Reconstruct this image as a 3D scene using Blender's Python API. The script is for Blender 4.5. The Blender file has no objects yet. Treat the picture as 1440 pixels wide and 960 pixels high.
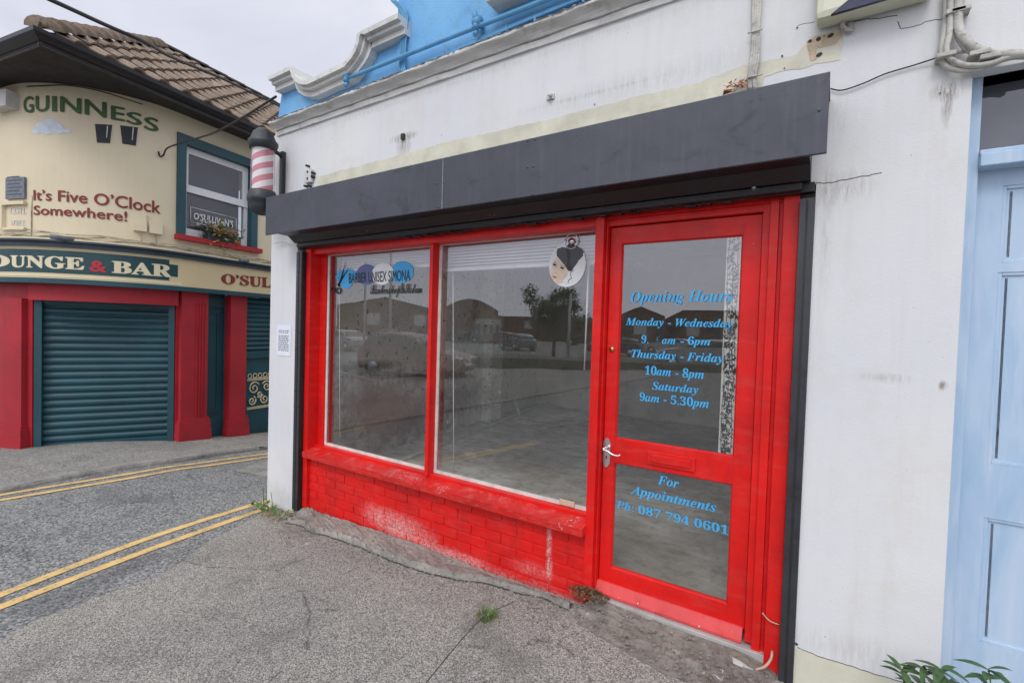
import bpy, bmesh, math, random
from mathutils import Vector, Matrix
from mathutils.geometry import tessellate_polygon
from mathutils import noise as mn
random.seed(7)
SC = bpy.context.scene
COL = SC.collection
rad = math.radians

# ------------------------------------------------------------------ camera model (measured from the photograph, 1440x960)
FPX = 680.0
YAW, PITCH, ROLL = 0.5838841834, -0.02640685377, 0.03052704304
_cy, _sy, _cp, _sp, _cr, _sr = math.cos(YAW), math.sin(YAW), math.cos(PITCH), math.sin(PITCH), math.cos(ROLL), math.sin(ROLL)
FW = Vector((-_sy*_cp, _cy*_cp, _sp))
_r0 = Vector((_cy, _sy, 0)); _u0 = _r0.cross(FW)
RT = _cr*_r0 + _sr*_u0
UP = -_sr*_r0 + _cr*_u0
CAM = Vector((0, -2.45, 1.5))

def ray(px, py):
    return (px-720)*RT + (480-py)*UP + FPX*FW
def F(px, py, y=0.0):                       # point of the picture on the plane y = const (shop front planes)
    d = ray(px, py); return CAM + d*((y-CAM.y)/d.y)
def onX(px, py, x):
    d = ray(px, py); return CAM + d*((x-CAM.x)/d.x)
def onZ(px, py, z):
    d = ray(px, py); return CAM + d*((z-CAM.z)/d.z)
def far(px, py, dist):
    d = ray(px, py); return CAM + d*(dist/d.length)

def G(x, y):                                 # height of the street: falls to the lane
    a = 0.046*max(min(x+1, 0), -9)
    b = -0.1*(max(min(y, 6), 0))
    t = max(0.0, min(1.0, (x+6.3)/1.8)); t = t*t*(3-2*t)
    return a + b + 0.02 - 0.055*t
def onG(px, py, dz=0.0):
    d = ray(px, py); z = 0
    for _ in range(60):
        w = CAM + d*((z-CAM.z)/d.z)
        z = 0.5*z + 0.5*(G(w.x, w.y)+dz)
    return w

# ------------------------------------------------------------------ object helpers
def link(o, parent=None):
    COL.objects.link(o)
    if parent is not None: o.parent = parent
    return o
def tag(o, label=None, cat=None, group=None, kind=None):
    if label: o['label'] = label
    if cat: o['category'] = cat
    if group: o['group'] = group
    if kind: o['kind'] = kind
    return o
def roughen(pxs, seg=7, amp=1.1):
    out = []
    for k in range(len(pxs)):
        a, b = pxs[k], pxs[(k+1) % len(pxs)]; L = math.hypot(b[0]-a[0], b[1]-a[1]); n = max(1, int(L/seg))
        for i in range(n): t = i/n; out.append((a[0]+(b[0]-a[0])*t+random.uniform(-amp, amp), a[1]+(b[1]-a[1])*t+random.uniform(-amp, amp)))
    return out
def thing(name, label, cat, group=None, loc=(0, 0, 0)):
    o = bpy.data.objects.new(name, None); o.location = loc; o.empty_display_size = .1
    link(o); return tag(o, label, cat, group)

class MB:
    def __init__(self): self.v = []; self.f = []; self.sm = []
    def add(self, vs, fs, smooth=False):
        n = len(self.v); self.v += [tuple(v) for v in vs]
        for f in fs: self.f.append(tuple(i+n for i in f)); self.sm.append(smooth)
        return self
    def box(self, x0, x1, y0, y1, z0, z1, bev=0.0):
        if x0 > x1: x0, x1 = x1, x0
        if y0 > y1: y0, y1 = y1, y0
        if z0 > z1: z0, z1 = z1, z0
        if bev:
            b = min(bev, (x1-x0)/2.2, (y1-y0)/2.2, (z1-z0)/2.2)
            bm = bmesh.new()
            M = Matrix.Translation(((x0+x1)/2, (y0+y1)/2, (z0+z1)/2)) @ Matrix.Diagonal((x1-x0, y1-y0, z1-z0, 1))
            bmesh.ops.create_cube(bm, size=1, matrix=M)
            bmesh.ops.bevel(bm, geom=bm.edges[:], offset=b, segments=2, affect='EDGES', profile=.6)
            bm.verts.ensure_lookup_table()
            self.add([v.co[:] for v in bm.verts], [[v.index for v in f.verts] for f in bm.faces]); bm.free()
            return self
        vs = [(x, y, z) for x in (x0, x1) for y in (y0, y1) for z in (z0, z1)]
        return self.add(vs, [(0, 1, 3, 2), (4, 6, 7, 5), (0, 4, 5, 1), (2, 3, 7, 6), (0, 2, 6, 4), (1, 5, 7, 3)])
    def quad(self, a, b, c, d): return self.add([a, b, c, d], [(0, 1, 2, 3)])
    def poly(self, pts):            # flat polygon (may be concave)
        tr = tessellate_polygon([[Vector(p) for p in pts]])
        return self.add(pts, tr)
    def prism(self, pts, vec):      # extrude a planar polygon by vec
        n = len(pts); vec = Vector(vec)
        tr = tessellate_polygon([[Vector(p) for p in pts]])
        vs = [Vector(p) for p in pts] + [Vector(p)+vec for p in pts]
        fs = [t for t in tr] + [tuple(i+n for i in reversed(t)) for t in tr]
        fs += [(i, (i+1) % n, (i+1) % n+n, i+n) for i in range(n)]
        return self.add(vs, fs)
    def tube(self, pts, r, seg=8, r1=None, cap=True):
        pts = [Vector(p) for p in pts]
        n = len(pts); rings = []
        up = Vector((0, 0, 1))
        for i, p in enumerate(pts):
            t = (pts[min(i+1, n-1)] - pts[max(i-1, 0)])
            if t.length < 1e-9: t = Vector((0, 0, 1))
            t.normalize()
            a = up if abs(t.dot(up)) < .95 else Vector((1, 0, 0))
            s = t.cross(a).normalized(); q = s.cross(t)
            rr = r if r1 is None else r+(r1-r)*i/max(1, n-1)
            rings.append([p + rr*(math.cos(k*2*math.pi/seg)*s + math.sin(k*2*math.pi/seg)*q) for k in range(seg)])
        vs = [v for rg in rings for v in rg]; fs = []
        for i in range(n-1):
            for k in range(seg):
                fs.append((i*seg+k, i*seg+(k+1) % seg, (i+1)*seg+(k+1) % seg, (i+1)*seg+k))
        if cap:
            fs.append(tuple(range(seg))[::-1]); fs.append(tuple((n-1)*seg+k for k in range(seg)))
        return self.add(vs, fs, True)
    def lathe(self, prof, center, seg=32):      # prof [(r,z)] about vertical axis
        c = Vector(center); vs = []; fs = []
        for (r, z) in prof:
            for k in range(seg):
                a = 2*math.pi*k/seg; vs.append(c+Vector((r*math.cos(a), r*math.sin(a), z)))
        for i in range(len(prof)-1):
            for k in range(seg):
                fs.append((i*seg+k, i*seg+(k+1) % seg, (i+1)*seg+(k+1) % seg, (i+1)*seg+k))
        return self.add(vs, fs, True)
    def grid(self, fn, nu, nv, smooth=True):
        vs = [fn(i/nu, j/nv) for i in range(nu+1) for j in range(nv+1)]
        fs = [(i*(nv+1)+j, (i+1)*(nv+1)+j, (i+1)*(nv+1)+j+1, i*(nv+1)+j+1) for i in range(nu) for j in range(nv)]
        return self.add(vs, fs, smooth)
    def build(self, name, m, parent=None, label=None, cat=None, group=None, kind=None, recalc=True):
        me = bpy.data.meshes.new(name); me.from_pydata(self.v, [], self.f)
        me.polygons.foreach_set('use_smooth', self.sm)
        if isinstance(m, (list, tuple)):
            for x in m: me.materials.append(x)
        else: me.materials.append(m)
        if recalc:
            bm = bmesh.new(); bm.from_mesh(me); bmesh.ops.recalc_face_normals(bm, faces=bm.faces[:]); bm.to_mesh(me); bm.free()
        me.update()
        o = bpy.data.objects.new(name, me); link(o, parent)
        return tag(o, label, cat, group, kind)

# ------------------------------------------------------------------ materials
def new_mat(name):
    m = bpy.data.materials.new(name); m.use_nodes = True
    return m, m.node_tree, m.node_tree.nodes['Principled BSDF']
def mixc(nt, a, b, fac, mode='MIX'):
    n = nt.nodes.new('ShaderNodeMix'); n.data_type = 'RGBA'; n.blend_type = mode
    for sock, val in ((n.inputs[0], fac), (n.inputs[6], a), (n.inputs[7], b)):
        if hasattr(val, 'is_output'): nt.links.new(val, sock)
        elif isinstance(val, (int, float)): sock.default_value = val if sock == n.inputs[0] else (val, val, val, 1)
        else: sock.default_value = (*val[:3], 1)
    return n.outputs[2]
def objco(nt): return nt.nodes.new('ShaderNodeTexCoord').outputs['Object']
def mapping(nt, co, scale=(1, 1, 1), loc=(0, 0, 0), rot=(0, 0, 0)):
    n = nt.nodes.new('ShaderNodeMapping'); nt.links.new(co, n.inputs[0])
    n.inputs['Location'].default_value = loc; n.inputs['Scale'].default_value = scale; n.inputs['Rotation'].default_value = rot
    return n.outputs[0]
def noise(nt, co, scale, detail=4, rough=.55, dist=0):
    n = nt.nodes.new('ShaderNodeTexNoise'); nt.links.new(co, n.inputs['Vector'])
    n.inputs['Scale'].default_value = scale; n.inputs['Detail'].default_value = detail
    n.inputs['Roughness'].default_value = rough; n.inputs['Distortion'].default_value = dist
    return n.outputs['Fac']
def ramp(nt, fac, stops, interp='LINEAR'):
    n = nt.nodes.new('ShaderNodeValToRGB'); nt.links.new(fac, n.inputs[0]); cr = n.color_ramp; cr.interpolation = interp
    while len(cr.elements) < len(stops): cr.elements.new(.5)
    for e, (p, c) in zip(cr.elements, stops):
        e.position = p; e.color = (c, c, c, 1) if isinstance(c, (int, float)) else (*c[:3], 1)
    return n.outputs[0]
def mth(nt, op, a, b=0.0, c=None):
    n = nt.nodes.new('ShaderNodeMath'); n.operation = op
    for s, v in zip(n.inputs, (a, b, c)):
        if v is None: continue
        if hasattr(v, 'is_output'): nt.links.new(v, s)
        else: s.default_value = v
    return n.outputs[0]
def bump(nt, bsdf, h, strength, dist=.01, prev=None):
    n = nt.nodes.new('ShaderNodeBump'); nt.links.new(h, n.inputs['Height'])
    n.inputs['Strength'].default_value = strength; n.inputs['Distance'].default_value = dist
    if prev is not None: nt.links.new(prev, n.inputs['Normal'])
    nt.links.new(n.outputs[0], bsdf.inputs['Normal']); return n.outputs[0]
def mul(c, k): return tuple(min(1, x*k) for x in c)
def blob(nt, co, c, r, soft=.5, jitter=None):   # 1 inside an ellipsoid-shaped region c with radii r; edge broken by jitter
    m = mapping(nt, co, (1/r[0], 1/r[1], 1/r[2]), tuple(-c[i]/r[i] for i in range(3)))
    L = nt.nodes.new('ShaderNodeVectorMath'); L.operation = 'LENGTH'; nt.links.new(m, L.inputs[0])
    v = L.outputs['Value']
    if jitter is not None: v = mth(nt, 'ADD', v, jitter)
    mr = nt.nodes.new('ShaderNodeMapRange'); nt.links.new(v, mr.inputs[0])
    mr.inputs[1].default_value = 1-soft; mr.inputs[2].default_value = 1+soft; mr.inputs[3].default_value = 1; mr.inputs[4].default_value = 0
    return mr.outputs[0]

def M_simple(name, col, rough=.5, var=.12, vscale=3, bscale=60, bstr=.15, metal=0, dirt=0, dirtcol=(.12, .1, .08), spec=.5, coat=0, bdist=.004):
    m, nt, b = new_mat(name); co = objco(nt)
    n1 = noise(nt, co, vscale, 5)
    c = mixc(nt, mul(col, 1-var), mul(col, 1+var), ramp(nt, n1, [(.3, 0), (.7, 1)]))
    if dirt:
        n2 = noise(nt, co, vscale*2.3, 8, .7)
        c = mixc(nt, c, dirtcol, mth(nt, 'MULTIPLY', ramp(nt, n2, [(.52, 0), (.75, 1)]), dirt))
    nt.links.new(c, b.inputs['Base Color'])
    rr = noise(nt, co, vscale*4, 4); mr = mth(nt, 'MULTIPLY_ADD', rr, .25, rough-.12); nt.links.new(mr, b.inputs['Roughness'])
    b.inputs['Metallic'].default_value = metal; b.inputs['Specular IOR Level'].default_value = spec; b.inputs['Coat Weight'].default_value = coat
    if bstr: bump(nt, b, noise(nt, co, bscale, 5, .6), bstr, bdist)
    return m

MAT = {}
def asphalt(name, dark, light, pinkish=0, crack=True, stone_scale=110):
    m, nt, b = new_mat(name); co = objco(nt)
    big = noise(nt, co, .55, 5, .6); mid = noise(nt, co, 3.2, 6, .65)
    vo = nt.nodes.new('ShaderNodeTexVoronoi'); nt.links.new(co, vo.inputs[0]); vo.inputs['Scale'].default_value = stone_scale; vo.inputs['Randomness'].default_value = 1
    sep = nt.nodes.new('ShaderNodeSeparateColor'); nt.links.new(vo.outputs['Color'], sep.inputs[0])
    fine = noise(nt, co, 85, 6, .75)
    c = mixc(nt, dark, light, ramp(nt, sep.outputs[0], [(.05, 0), (.5, .45), (.95, 1)]))
    c = mixc(nt, c, mul(light, .55), mth(nt, 'MULTIPLY', ramp(nt, fine, [(.45, 0), (.62, 1)]), .55))
    c = mixc(nt, c, mixc(nt, c, (1.5, 1.46, 1.40), 1.0, 'MULTIPLY'), ramp(nt, big, [(.35, 0), (.65, .6)]))
    pt = noise(nt, mapping(nt, co, (1, 1, 1), (3.1, 1.7, 0)), 1.3, 3, .4, .8); c = mixc(nt, c, mul(dark, 1.5), mth(nt, 'MULTIPLY', ramp(nt, pt, [(.58, 0), (.64, 1)]), .35))
    gum = noise(nt, co, 5.5, 1, .3); c = mixc(nt, c, mul(light, 1.15), mth(nt, 'MULTIPLY', ramp(nt, gum, [(.79, 0), (.80, 1)]), .5))
    c = mixc(nt, c, mul(dark, .7), mth(nt, 'MULTIPLY', ramp(nt, mid, [(.55, 0), (.72, 1)]), .35))
    st = noise(nt, co, 24, 3, .5); c = mixc(nt, c, (.05, .047, .042), mth(nt, 'MULTIPLY', ramp(nt, st, [(.70, 0), (.74, 1)]), .55))
    speck = noise(nt, co, 38, 2, .4); c = mixc(nt, c, (.55, .53, .5), mth(nt, 'MULTIPLY', ramp(nt, speck, [(.74, 0), (.78, 1)]), .7))
    if crack:
        cr = nt.nodes.new('ShaderNodeTexVoronoi'); cr.feature = 'DISTANCE_TO_EDGE'
        nt.links.new(mixv(nt, co, 2.0, .35), cr.inputs[0]); cr.inputs['Scale'].default_value = .75
        ck = mth(nt, 'MULTIPLY', ramp(nt, cr.outputs['Distance'], [(0, 1), (.008, 0)]), ramp(nt, mid, [(.5, 0), (.56, .6)]))
        c = mixc(nt, c, (.03, .028, .025), ck)
    nt.links.new(c, b.inputs['Base Color']); b.inputs['Roughness'].default_value = .93; b.inputs['Specular IOR Level'].default_value = .25
    inv = mth(nt, 'SUBTRACT', 1.0, vo.outputs['Distance'])
    p = bump(nt, b, inv, .55, .006); p = bump(nt, b, fine, .5, .012, p); bump(nt, b, mid, .25, .03, p)
    return m
def mixv(nt, co, scale, amt):
    n = nt.nodes.new('ShaderNodeTexNoise'); nt.links.new(co, n.inputs['Vector']); n.inputs['Scale'].default_value = scale; n.inputs['Detail'].default_value = 5
    s = nt.nodes.new('ShaderNodeVectorMath'); s.operation = 'SUBTRACT'; nt.links.new(n.outputs['Color'], s.inputs[0]); s.inputs[1].default_value = (.5, .5, .5)
    a = nt.nodes.new('ShaderNodeVectorMath'); a.operation = 'MULTIPLY_ADD'; nt.links.new(s.outputs[0], a.inputs[0]); a.inputs[1].default_value = (amt,)*3; nt.links.new(co, a.inputs[2])
    return a.outputs[0]

MAT['road'] = asphalt('road_asphalt', (.06, .062, .064), (.34, .345, .345), stone_scale=85)
MAT['pave'] = asphalt('pavement_macadam', (.085, .080, .073), (.47, .455, .42), stone_scale=190)
MAT['farpave'] = asphalt('far_pavement_macadam', (.12, .118, .11), (.36, .35, .33), stone_scale=90)

def concrete(name, col, bs=1.0, stone=False):
    m, nt, b = new_mat(name); co = objco(nt)
    a = noise(nt, co, 4, 7, .7); d = noise(nt, co, 34, 7, .75)
    c = mixc(nt, mul(col, .55), mul(col, 1.25), ramp(nt, a, [(.3, 0), (.7, 1)]))
    c = mixc(nt, c, mul(col, .28), mth(nt, 'MULTIPLY', ramp(nt, d, [(.52, 0), (.66, 1)]), .7))
    c = mixc(nt, c, (.6, .57, .53), mth(nt, 'MULTIPLY', ramp(nt, noise(nt, co, 21, 4, .6), [(.64, 0), (.7, 1)]), .6))
    nt.links.new(c, b.inputs['Base Color']); b.inputs['Roughness'].default_value = .95
    p = bump(nt, b, d, .8*bs, .02); bump(nt, b, a, .5*bs, .05, p)
    return m
MAT['concrete'] = concrete('rough_concrete', (.27, .245, .215))
MAT['apron'] = concrete('rough_apron_concrete', (.36, .335, .30), 1.2)
MAT['kerb'] = concrete('kerb_concrete', (.30, .29, .265), .6)

def yellow():
    m, nt, b = new_mat('worn_yellow_paint'); co = objco(nt)
    fine = noise(nt, co, 60, 6, .75); mid = noise(nt, co, 7, 6, .7)
    wear = mth(nt, 'ADD', mth(nt, 'MULTIPLY', fine, .6), mth(nt, 'MULTIPLY', mid, .4))
    c = mixc(nt, (.74, .50, .19), (.62, .42, .17), ramp(nt, mid, [(.4, 0), (.6, 1)]))
    c = mixc(nt, c, (.17, .165, .15), mth(nt, 'MULTIPLY', ramp(nt, wear, [(.52, 0), (.6, 1)]), .9))
    nt.links.new(c, b.inputs['Base Color']); b.inputs['Roughness'].default_value = .85
    bump(nt, b, fine, .5, .008); return m
MAT['yellow'] = yellow()
MAT['whiteline'] = M_simple('white_road_paint', (.7, .7, .68), .8, .1, 6, 50, .4, dirt=.4, dirtcol=(.2, .2, .2))

def white_wall():
    m, nt, b = new_mat('white_masonry_paint'); co = objco(nt)
    sc = mapping(nt, co, (1, 1, 1))
    big = noise(nt, co, 1.1, 4, .5)
    c = mixc(nt, (.60, .612, .635), (.66, .66, .655), ramp(nt, big, [(.35, 0), (.65, 1)]))
    streak = noise(nt, mapping(nt, co, (9, 9, .7)), 1.6, 6, .65)
    c = mixc(nt, c, (.50, .49, .46), mth(nt, 'MULTIPLY', ramp(nt, streak, [(.50, 0), (.72, 1)]), .22))
    drip = ramp(nt, noise(nt, mapping(nt, co, (70, 70, 7)), 1, 6, .8), [(.42, 0), (.56, 1)])
    gr_ = noise(nt, co, 2.6, 8, .75)
    c = mixc(nt, c, (.56, .53, .47), mth(nt, 'MULTIPLY', ramp(nt, gr_, [(.50, 0), (.66, 1)]), .35))
    speck = noise(nt, co, 55, 2, .4); c = mixc(nt, c, (.25, .23, .2), mth(nt, 'MULTIPLY', ramp(nt, speck, [(.76, 0), (.79, 1)]), .6))
    jit = mth(nt, 'MULTIPLY_ADD', noise(nt, mapping(nt, co, (30, 30, 9)), 1, 6, .8), 2.0, -1.0)
    # rust and mould stains: bolt holes, drips, the crack beside the shutter
    stains = [((F(568, 195).x, 0, F(568, 193).z), (.10, .2, .022), .8), ((F(568, 200).x, 0, F(566, 206).z), (.05, .2, .06), .7),
              ((.33, 0, F(1347, 125).z), (.035, .2, .03), .8), ((.33, 0, F(1347, 140).z), (.012, .2, .07), .6),
              ((F(1326, 542).x, 0, F(1326, 542).z), (.010, .2, .014), .95), ((F(1175, 265).x, 0, F(1175, 265).z), (.10, .2, .05), .35),
              ((F(1170, 150).x, 0, F(1170, 168).z), (.05, .2, .10), .16), ((F(1245, 535).x, 0, F(1230, 530).z), (.07, .2, .014), .3),
              ((F(400, 350).x, 0, F(400, 345).z), (.10, .2, .02), .35), ((-2.6, 0, 3.10), (1.8, .2, .02), .18), ((-.9, 0, F(1000, 125).z+.12), (.5, .2, .05), .15), ((.15, 0, .20), (.35, .2, .05), .16), ((-4.05, 0, -.05), (.25, .2, .08), .25), ((-.04, 0, 1.9), (.02, .2, .25), .2), ((F(825, 150).x, 0, F(745, 155).z), (.30, .2, .010), .25)]
    for ctr, r, st in stains:
        c = mixc(nt, c, (.16, .125, .09), mth(nt, 'MULTIPLY', mth(nt, 'MULTIPLY', blob(nt, co, ctr, r, .7, jit), drip), st))
    # creamy base band near the ground at the right and old dirt
    sep = nt.nodes.new('ShaderNodeSeparateXYZ'); nt.links.new(co, sep.inputs[0])
    lowm = mth(nt, 'LESS_THAN', mth(nt, 'ADD', sep.outputs[2], mth(nt, 'MULTIPLY', noise(nt, co, 7, 4), .03)), .155)
    rightm = mth(nt, 'GREATER_THAN', sep.outputs[0], -.2)
    c = mixc(nt, c, mixc(nt, (.62, .61, .50), (.50, .48, .38), noise(nt, co, 12, 5)), mth(nt, 'MULTIPLY', lowm, rightm))
    nt.links.new(c, b.inputs['Base Color']); b.inputs['Roughness'].default_value = .8; b.inputs['Specular IOR Level'].default_value = .3
    p = bump(nt, b, noise(nt, co, 110, 4, .6), .30, .003); bump(nt, b, noise(nt, co, 2.2, 4, .5), .30, .02, p)
    return m
MAT['white'] = white_wall()
MAT['cream_patch'] = M_simple('old_cream_paint', (.58, .56, .455), .85, .16, 5, 40, .4, dirt=.35, dirtcol=(.32, .25, .17))
MAT['plaster'] = M_simple('bare_plaster', (.52, .42, .30), .95, .2, 9, 45, .8, dirt=.5, dirtcol=(.18, .1, .05))
MAT['cornice'] = M_simple('cornice_paint', (.58, .575, .55), .8, .10, 4, 70, .5, dirt=.55, dirtcol=(.11, .10, .08))
MAT['flake'] = M_simple('flaking_white_paint', (.72, .72, .70), .85, .2, 40, 60, 1.0, dirt=.9, dirtcol=(.16, .15, .13), bdist=.012)

def blue_wall():
    m, nt, b = new_mat('blue_parapet_paint'); co = objco(nt)
    big = noise(nt, co, 1.6, 6, .6)
    c = mixc(nt, (.115, .33, .62), (.19, .44, .70), ramp(nt, big, [(.35, 0), (.65, 1)]))
    g = noise(nt, co, 5, 7, .7)
    c = mixc(nt, c, (.12, .24, .30), mth(nt, 'MULTIPLY', ramp(nt, g, [(.5, 0), (.7, 1)]), .55))
    nt.links.new(c, b.inputs['Base Color']); b.inputs['Roughness'].default_value = .75
    bump(nt, b, noise(nt, co, 60, 5, .6), .35, .008); return m
MAT['bluewall'] = blue_wall()
MAT['bluepipe'] = M_simple('blue_pipe_paint', (.09, .29, .50), .5, .15, 8, 40, .25, dirt=.3, dirtcol=(.10, .16, .18))

def red_paint(name, bright=(.66, .010, .008), rough=.38, eff=False, chips=0.045, bs=.25):
    m, nt, b = new_mat(name); co = objco(nt)
    n1 = noise(nt, co, 2.5, 5)
    c = mixc(nt, mul(bright, .84), mul(bright, 1.1), ramp(nt, n1, [(.3, 0), (.7, 1)]))
    fad = noise(nt, mapping(nt, co, (3, 3, 14)), 2, 5, .6)
    c = mixc(nt, c, (.56, .07, .06), mth(nt, 'MULTIPLY', ramp(nt, fad, [(.5, 0), (.75, 1)]), .35))
    gm_ = noise(nt, mapping(nt, co, (1.5, 1.5, .6)), 6, 8, .75); c = mixc(nt, c, (.33, .012, .012), mth(nt, 'MULTIPLY', ramp(nt, gm_, [(.48, 0), (.68, 1)]), .45))
    ch = noise(nt, co, 42, 3, .5)
    thr = .82-chips
    c = mixc(nt, c, (.68, .55, .52), mth(nt, 'MULTIPLY', ramp(nt, ch, [(thr, 0), (thr+.02, 1)]), .8))
    dk = noise(nt, co, 19, 6, .7)
    c = mixc(nt, c, (.20, .02, .016), mth(nt, 'MULTIPLY', ramp(nt, dk, [(.6, 0), (.75, 1)]), .4))
    if eff:
        fine = noise(nt, co, 120, 6, .85); med = noise(nt, co, 14, 7, .8)
        jit = mth(nt, 'ADD', mth(nt, 'MULTIPLY_ADD', fine, 4.0, -2.0), mth(nt, 'MULTIPLY_ADD', med, 2.4, -1.2))
        jit2 = mth(nt, 'MULTIPLY_ADD', fine, 5.0, -2.3)
        brk = ramp(nt, noise(nt, co, 75, 8, .85), [(.44, 0), (.53, 1)])
        for px, py, r, st, j in ((560, 742, (.23, .3, .075), .75, jit), (640, 785, (.30, .3, .04), .75, jit), (770, 838, (.22, .3, .04), .65, jit), (745, 800, (.10, .3, .03), .3, jit),
                              (530, 722, (.12, .3, .05), .3, jit), (772, 760, (.013, .3, .11), .9, jit2), (772, 800, (.018, .3, .06), .8, jit2)):
            w = F(px, py, .06)
            c = mixc(nt, c, (.66, .50, .48), mth(nt, 'MULTIPLY', mth(nt, 'MULTIPLY', blob(nt, co, w, r, .8, j), brk), st))
    nt.links.new(c, b.inputs['Base Color'])
    rr = mth(nt, 'MULTIPLY_ADD', noise(nt, co, 7, 5), .3, rough-.15); nt.links.new(rr, b.inputs['Roughness'])
    b.inputs['Specular IOR Level'].default_value = .3
    p = bump(nt, b, noise(nt, mapping(nt, co, (1, 1, .25)), 90, 4, .5), bs, .003); bump(nt, b, noise(nt, co, 12, 3), bs, .01, p)
    return m
MAT['red'] = red_paint('red_gloss_paint')
def red_sill():
    m = red_paint('worn_red_sill', (.60, .016, .012)); nt = m.node_tree; b = nt.nodes['Principled BSDF']; co = objco(nt)
    src = b.inputs['Base Color'].links[0].from_socket
    br = ramp(nt, noise(nt, co, 62, 6, .85), [(.56, 0), (.60, 1)]); c = src
    for px, py, rx, rz in ((553, 668, .10, .02), (575, 672, .06, .03), (620, 690, .04, .02), (690, 700, .16, .018), (650, 690, .05, .015), (735, 712, .03, .02), (800, 735, .04, .02), (785, 738, .03, .02)):
        w_ = F(px, py, -.01); c = mixc(nt, c, (.68, .60, .57), mth(nt, 'MULTIPLY', blob(nt, co, w_, (rx, .3, rz), .6), br))
    e = noise(nt, mapping(nt, co, (5, 1, 30)), 3, 5, .6)
    c = mixc(nt, c, (.62, .16, .15), mth(nt, 'MULTIPLY', ramp(nt, e, [(.5, 0), (.7, 1)]), .45))
    nt.links.new(c, b.inputs['Base Color']); return m
MAT['redsill'] = red_sill()
MAT['redbrick'] = red_paint('red_painted_brick', eff=True, chips=.05, bs=.7, rough=.5)
MAT['redworn'] = red_paint('worn_red_weatherboard', (.60, .06, .06), .5, chips=.11)
def fascia_mat():
    m, nt, b = new_mat('slate_grey_metal_paint'); co = objco(nt)
    a = noise(nt, co, 1.6, 6, .6); d = noise(nt, mapping(nt, co, (1, 1, 1.4)), 5, 7, .7, .8); v = noise(nt, mapping(nt, co, (26, 26, 1.2)), 1.5, 5, .6)
    c = mixc(nt, (.036, .041, .052), (.054, .060, .077), ramp(nt, a, [(.3, 0), (.7, 1)]))
    c = mixc(nt, c, (.10, .105, .115), mth(nt, 'MULTIPLY', ramp(nt, v, [(.52, 0), (.7, 1)]), .22))
    c = mixc(nt, c, (.020, .022, .028), mth(nt, 'MULTIPLY', ramp(nt, d, [(.56, 0), (.68, 1)]), .6))
    nt.links.new(c, b.inputs['Base Color']); nt.links.new(mth(nt, 'MULTIPLY_ADD', d, .5, .25), b.inputs['Roughness'])
    p = bump(nt, b, noise(nt, co, 1.4, 3, .5), .5, .05); p = bump(nt, b, d, .15, .004, p); bump(nt, b, noise(nt, co, 60, 4), .12, .003, p); return m
MAT['fascia'] = fascia_mat()
def chippy():
    m, nt, b = new_mat('black_chipped_paint'); co = objco(nt)
    c = mixc(nt, (.006, .006, .008), (.016, .013, .016), noise(nt, co, 4, 4))
    ch = noise(nt, co, 46, 4, .6); c = mixc(nt, c, (.32, .30, .27), ramp(nt, ch, [(.70, 0), (.73, .8)]))
    nt.links.new(c, b.inputs['Base Color']); b.inputs['Roughness'].default_value = .45
    bump(nt, b, ch, .4, .006); return m
MAT['black'] = chippy()
MAT['rail'] = M_simple('dark_grey_shutter_rail', (.030, .032, .038), .3, .25, 5, 30, .12, dirt=.6, dirtcol=(.012, .012, .012))
MAT['railblack'] = M_simple('black_rail_channel', (.012, .010, .010), .5, .3, 8, 30, .2, dirt=.4, dirtcol=(.06, .04, .03))
MAT['bead'] = M_simple('off_white_window_bead', (.60, .585, .54), .6, .15, 9, 60, .3, dirt=.45, dirtcol=(.28, .24, .18))
MAT['paleblue'] = None
def pale_blue():
    m, nt, b = new_mat('brushed_pale_blue_paint'); co = objco(nt)
    v = noise(nt, mapping(nt, co, (2.5, 2.5, .8)), 2.2, 6, .6, .6)
    c = mixc(nt, (.30, .44, .60), (.42, .53, .66), ramp(nt, v, [(.35, 0), (.62, 1)]))
    v2 = noise(nt, mapping(nt, co, (16, 16, 1.3)), 2, 5, .6)
    c = mixc(nt, c, (.50, .57, .68), mth(nt, 'MULTIPLY', ramp(nt, v2, [(.5, 0), (.7, 1)]), .6))
    nt.links.new(c, b.inputs['Base Color']); b.inputs['Roughness'].default_value = .6
    bump(nt, b, v2, .25, .004); return m
MAT['paleblue'] = pale_blue()

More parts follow.
